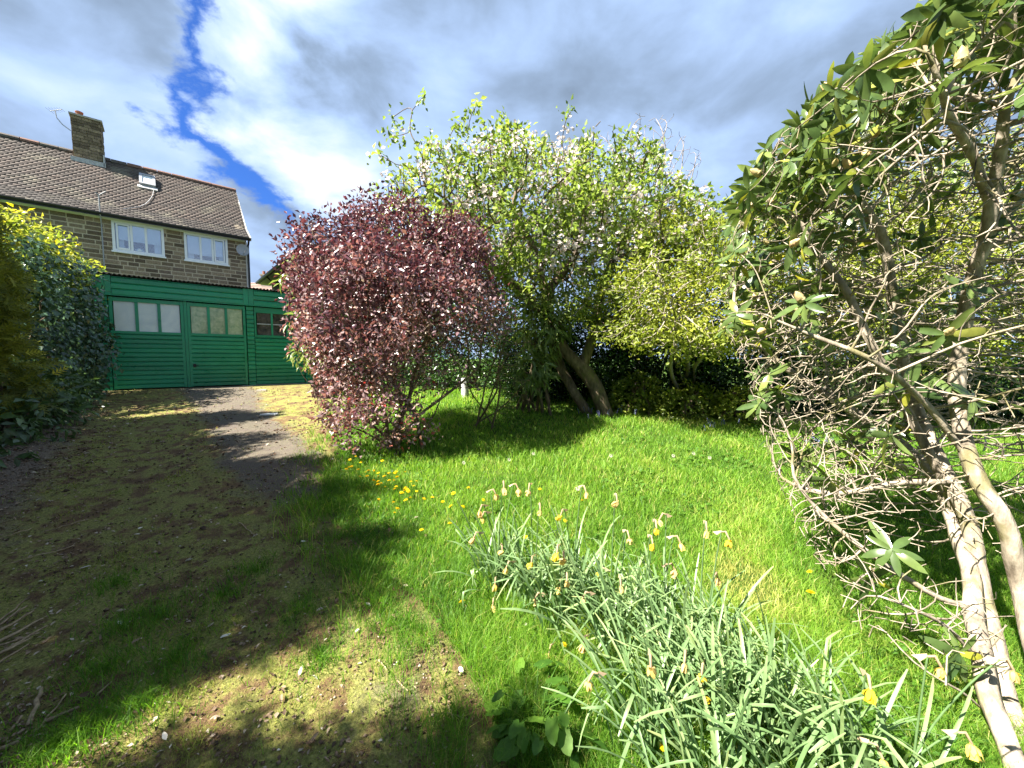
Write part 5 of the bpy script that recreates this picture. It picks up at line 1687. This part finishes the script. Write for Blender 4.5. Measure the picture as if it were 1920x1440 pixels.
for px_, py_ in flw:
    sc_ = ((cpx[:, 0] - px_) ** 2 + ((cpx[:, 1] - 130 - py_) * 0.8) ** 2)
    j = int(sc_.argmin()); c_ = ctr[j]
    yd = c_[1] - 0.09 + rng.normal(0, 0.05)
    hp = at(px_, py_, max(1.0, yd))
    gzv = float(gz(hp[0], hp[1]))
    if hp[2] < gzv + 0.06:
        q = grd(px_, py_ + 18); hp = np.array([q[0], q[1], q[2] + 0.05])
    b0 = c_ + np.array([rng.normal(0, 0.03), rng.normal(0, 0.03), 0])
    st = obj('flower_stalk', None, croot[j])
    dirh = hp - b0; dirh[2] = 0
    dh = norm(dirh) if np.linalg.norm(dirh) > 0.02 else np.array([1.0, 0, 0])
    top = hp + np.array([0, 0, 0.035]) - dh * 0.03
    m1 = b0 * 0.5 + top * 0.5 + np.array([0, 0, 0.10 * np.linalg.norm(top - b0) + 0.01])
    q = np.array([b0, b0 * 0.25 + m1 * 0.75 - np.array([0, 0, 0.01]), m1, m1 * 0.4 + top * 0.6 + np.array([0, 0, 0.015]), top])
    q2 = np.stack([np.interp(np.linspace(0, 4, 12), range(5), q[:, i]) for i in range(3)], -1)
    q2[1:-1] = 0.5 * q2[1:-1] + 0.25 * (q2[:-2] + q2[2:])
    sm = B().tube(q2 - c_, np.linspace(0.0034, 0.0022, 12), 6, 0.4).mesh('stalk', M['daff_leaf'], True)
    o = obj('stalk', sm, st)
    nk = B().tube(np.array([top, top + dh * 0.014 + np.array([0, 0, 0.006]), hp + np.array([0, 0, 0.012])]) - c_, np.array([0.003, 0.0045, 0.003]), 6, 0.3)
    tq = top - c_
    nk.add([tq, tq + np.array([0.004, 0.006, 0.004]), tq - dh * 0.03 + np.array([0.004, 0.01, -0.012]), tq - dh * 0.012 + np.array([-0.006, -0.004, -0.014])], [(0, 1, 2, 3)], 0.6)
    obj('spathe', nk.mesh('spathe', M['papery'], True), st)
    o = obj('flower_head', heads[int(rng.integers(0, 8))], st, tuple(hp - c_ + np.array([0, 0, 0.006])))
    o.rotation_euler = (rng.normal(0, 0.35), rng.normal(0, 0.35), rng.random() * 6.28)
    s_ = rng.uniform(0.60, 0.90); o.scale = (s_, s_, s_)

# ------------------------------------------------------------------ broad leaved weed at the end of the bed
wb = grd(1005, 1375)
weed = thing('broad_leaf_weed', wb, 'clump of bright green heart leaved weed at the bottom end of the daffodil bed', 'weed')


def heart(v):
    r_ = np.random.default_rng(v + 40)
    n = 18
    V = [(0.08, 0, 0), (0.35, 0, -0.03), (0.65, 0, -0.05), (1.0, 0, -0.16)]
    F = []
    for s in (1, -1):
        rim = []
        for i in range(1, 9):
            t_ = i / 9
            ang = math.pi * (1 - t_)
            x_ = 0.45 - 0.52 * math.cos(t_ * math.pi * 0.98) - (0.12 * (1 - t_) if t_ < 0.35 else 0)
            y_ = 0.44 * math.sin(t_ * math.pi) ** 0.85 * (1 - 0.35 * t_) * (1.08 if i % 2 else 0.95)
            rim.append(len(V)); V.append((x_, s * y_, 0.10 * y_ - 0.12 * x_ ** 2 + r_.normal(0, 0.012)))
        spine = [0, 0, 0, 1, 1, 1, 2, 2, 3]
        seq = rim
        mids = [0, 0, 1, 1, 1, 2, 2, 3]
        for i in range(7):
            f = (mids[i], seq[i], seq[i + 1]); F.append(f if s < 0 else f[::-1])
            if mids[i + 1] != mids[i]:
                f = (mids[i], seq[i + 1], mids[i + 1]); F.append(f if s < 0 else f[::-1])
    return np.array(V), np.array(F)


hm = {}
pet = B()
for k in range(46):
    a = rng.random() * 6.283
    rr = rng.uniform(0.02, 0.20)
    tip = np.array([rr * math.cos(a) * 1.0 - 0.0, rr * math.sin(a) * 0.9, rng.uniform(0.03, 0.15) + 0.10 * (0.2 - rr)])
    if k % 5 == 0: tip = tip + np.array([0.10, -0.05, 0])
    key = (k % 4, int(rng.integers(0, 4)))
    if key not in hm:
        q = heart(key[0]); hm[key] = mesh('leaf', q[0], q[1], M['weed'], np.full(len(q[0]), 0.2 + key[1] * 0.22), True)
    sz = rng.uniform(0.035, 0.085)
    o = obj('leaf', hm[key], weed, tuple(tip))
    o.rotation_euler = (rng.normal(0, 0.35), rng.uniform(-0.1, 0.7), a + rng.normal(0, 0.5))
    o.scale = (sz, sz, sz)
    pet.tube(np.array([[0.02 * math.cos(a), 0.02 * math.sin(a), 0], tip * np.array([0.6, 0.6, 0.85]), tip + np.array([0.07 * sz * math.cos(a), 0.07 * sz * math.sin(a), 0])]), 0.0018, 5)
gobj('stems', pet, M['weed'], weed, True)

# ------------------------------------------------------------------ dandelions, clocks, bluebells
def dandelion_mesh():
    b = B()
    for ring, (k, ln, zz) in enumerate(((16, 0.020, 0.0), (13, 0.014, 0.004), (8, 0.008, 0.007))):
        for j in range(k):
            a = j * 2 * math.pi / k + ring * 0.2
            c_, s_ = math.cos(a), math.sin(a)
            w_ = 0.0026
            V = [(-s_ * w_ * 0.5, c_ * w_ * 0.5, zz), (s_ * w_ * 0.5, -c_ * w_ * 0.5, zz), (ln * c_ + s_ * w_, ln * s_ - c_ * w_, zz + 0.003), (ln * c_ - s_ * w_, ln * s_ + c_ * w_, zz + 0.003)]
            b.add(V, [(0, 1, 2, 3)], 0.8 - 0.3 * ring)
    return b.mesh('flower_head', M['dandelion'])


dm = dandelion_mesh()
stm = {}
for k in range(3):
    hh = (0.07, 0.10, 0.14)[k]
    stm[k] = (hh, B().tube([(0, 0, 0), (0.004, 0.002, hh * 0.6), (0, 0, hh)], 0.002, 5, 0.5).mesh('stalk', M['grass'], True))
clk = B()
for j in range(40):
    d = rdir(1, rng)[0]
    clk.add([d * 0.004, d * 0.017 + np.array([0.002, 0, 0]), d * 0.018 + np.array([-0.001, 0.002, 0]), d * 0.018 + np.array([-0.001, -0.002, 0])], [(0, 1, 2), (0, 2, 3), (1, 2, 3)], 0.9)
clkm = clk.mesh('seed_head', M['blossom'])
dd = [(845, 940), (738, 935), (795, 928), (868, 942), (878, 905), (1012, 905), (866, 1124), (843, 978), (790, 990), (906, 930), (745, 948), (830, 930), (850, 915), (1060, 970), (985, 1000), (1092, 925), (740, 960), (710, 930)]
poly_x = [655, 690, 730, 770]
for k in range(46):
    t_ = rng.random()
    dd.append((650 + 130 * t_ + rng.normal(0, 12), 858 + 62 * t_ + rng.normal(0, 14)))
lab_d = [('single yellow dandelion on the shaded verge below the daffodils', (866, 1124)), ('dandelion at the rhododendron branch tips, the upper of two', (1518, 1070)), ('dandelion at the rhododendron branch tips, the lower of two', (1520, 1106)), ('fully open dandelion among the daffodil leaves by a yellow head', (1340, 1313)), ('half closed yellow dandelion among dead leaves at the bottom', (1243, 1395)), ('small yellow flower left of the daffodil bed above the weed', (1058, 1206)), ('dandelion in the grass right of the bed under the low branch', (1905, 1262))]


def dandelion(px_, py_, lab, grp, s_=1.0):
    hi = 2 if py_ < 950 else int(rng.integers(0, 2))
    hh = stm[hi][0]
    q = grd(px_, py_)
    for _ in range(6):      # stand so that the head, not the foot, is where the photo has it
        f = (EYE[2] - q[2] - hh) / max(EYE[2] - q[2], 0.1)
    p = np.array([q[0] * f, q[1] * f, 0]); p[2] = float(gz(p[0], p[1]))
    t = thing('dandelion', p, lab, 'dandelion', grp)
    obj('stalk', stm[hi][1], t)
    o = obj('flower_head', dm, t, (0, 0, hh))
    o.rotation_euler = (rng.normal(0.15, 0.25), rng.normal(0, 0.25), rng.random() * 6)
    s_ *= rng.uniform(0.62, 0.95)
    o.scale = (s_, s_, s_)


for lab, (px_, py_) in lab_d:
    dandelion(px_, py_, lab, None)
for px_, py_ in dd:
    if (px_, py_) == (866, 1124): continue
    dandelion(px_, py_, 'yellow dandelion of the thick patch at the corner of driveway and purple bush' if px_ < 790 and py_ < 935 else 'yellow dandelion scattered on the lawn between the purple bush and the daffodils', 'dandelions in front of the purple bush', 1.0)
for px_, py_ in ((870, 886), (1330, 876), (1300, 867), (1145, 872), (1262, 872), (1083, 938), (955, 880), (1000, 868)):
    p = grd(px_, py_)
    t = thing('dandelion_clock', p, 'small white dandelion seed head dotted over the middle of the lawn', 'dandelion', 'white seed heads on the lawn')
    obj('stalk', stm[1][1], t); obj('seed_head', clkm, t, (0, 0, stm[1][0]))


def bluebell_mesh():
    st = B().tube([(0, 0, 0), (0.01, 0, 0.14), (0.03, 0, 0.22), (0.06, 0, 0.25)], 0.0028, 5, 0.3).mesh('stalk', M['grass'], True)
    b = B()
    for j in range(7):
        t_ = 0.5 + j * 0.07
        x_ = np.interp(t_, [0, 0.55, 0.85, 1], [0, 0.01, 0.03, 0.06]); z_ = np.interp(t_, [0, 0.55, 0.85, 1], [0, 0.14, 0.22, 0.25])
        sd = 0.012 * (1 if j % 2 else -1)
        b.tube([(x_ + 0.008, sd, z_), (x_ + 0.011, sd * 1.3, z_ - 0.010), (x_ + 0.012, sd * 1.4, z_ - 0.020)], np.array([0.003, 0.007, 0.010]), 6, 0.3 + 0.1 * (j % 4))
    return st, b.mesh('bells', M['bluebell'], True)


bs_, bb_ = bluebell_mesh()
for lab, cxy, n_, sp in (('violet bluebell by the foot of the apple trunk', (1140, 785), 16, 26), ('violet bluebell under the hedge behind the rhododendron branches', (1520, 845), 12, 22), ('pale bluebell at the hedge foot between trunk and rhododendron', (1335, 805), 7, 16)):
    for k in range(n_):
        p = grd(cxy[0] + rng.normal(0, sp), cxy[1] + rng.normal(0, 6))
        t = thing('bluebell', p, lab, 'bluebell', 'bluebells: ' + lab.split(' ', 2)[2], rng.random() * 6.28)
        t.scale = (0.62,) * 3
        obj('stalk', bs_, t); obj('bells', bb_, t)
print('done', len(bpy.data.objects))
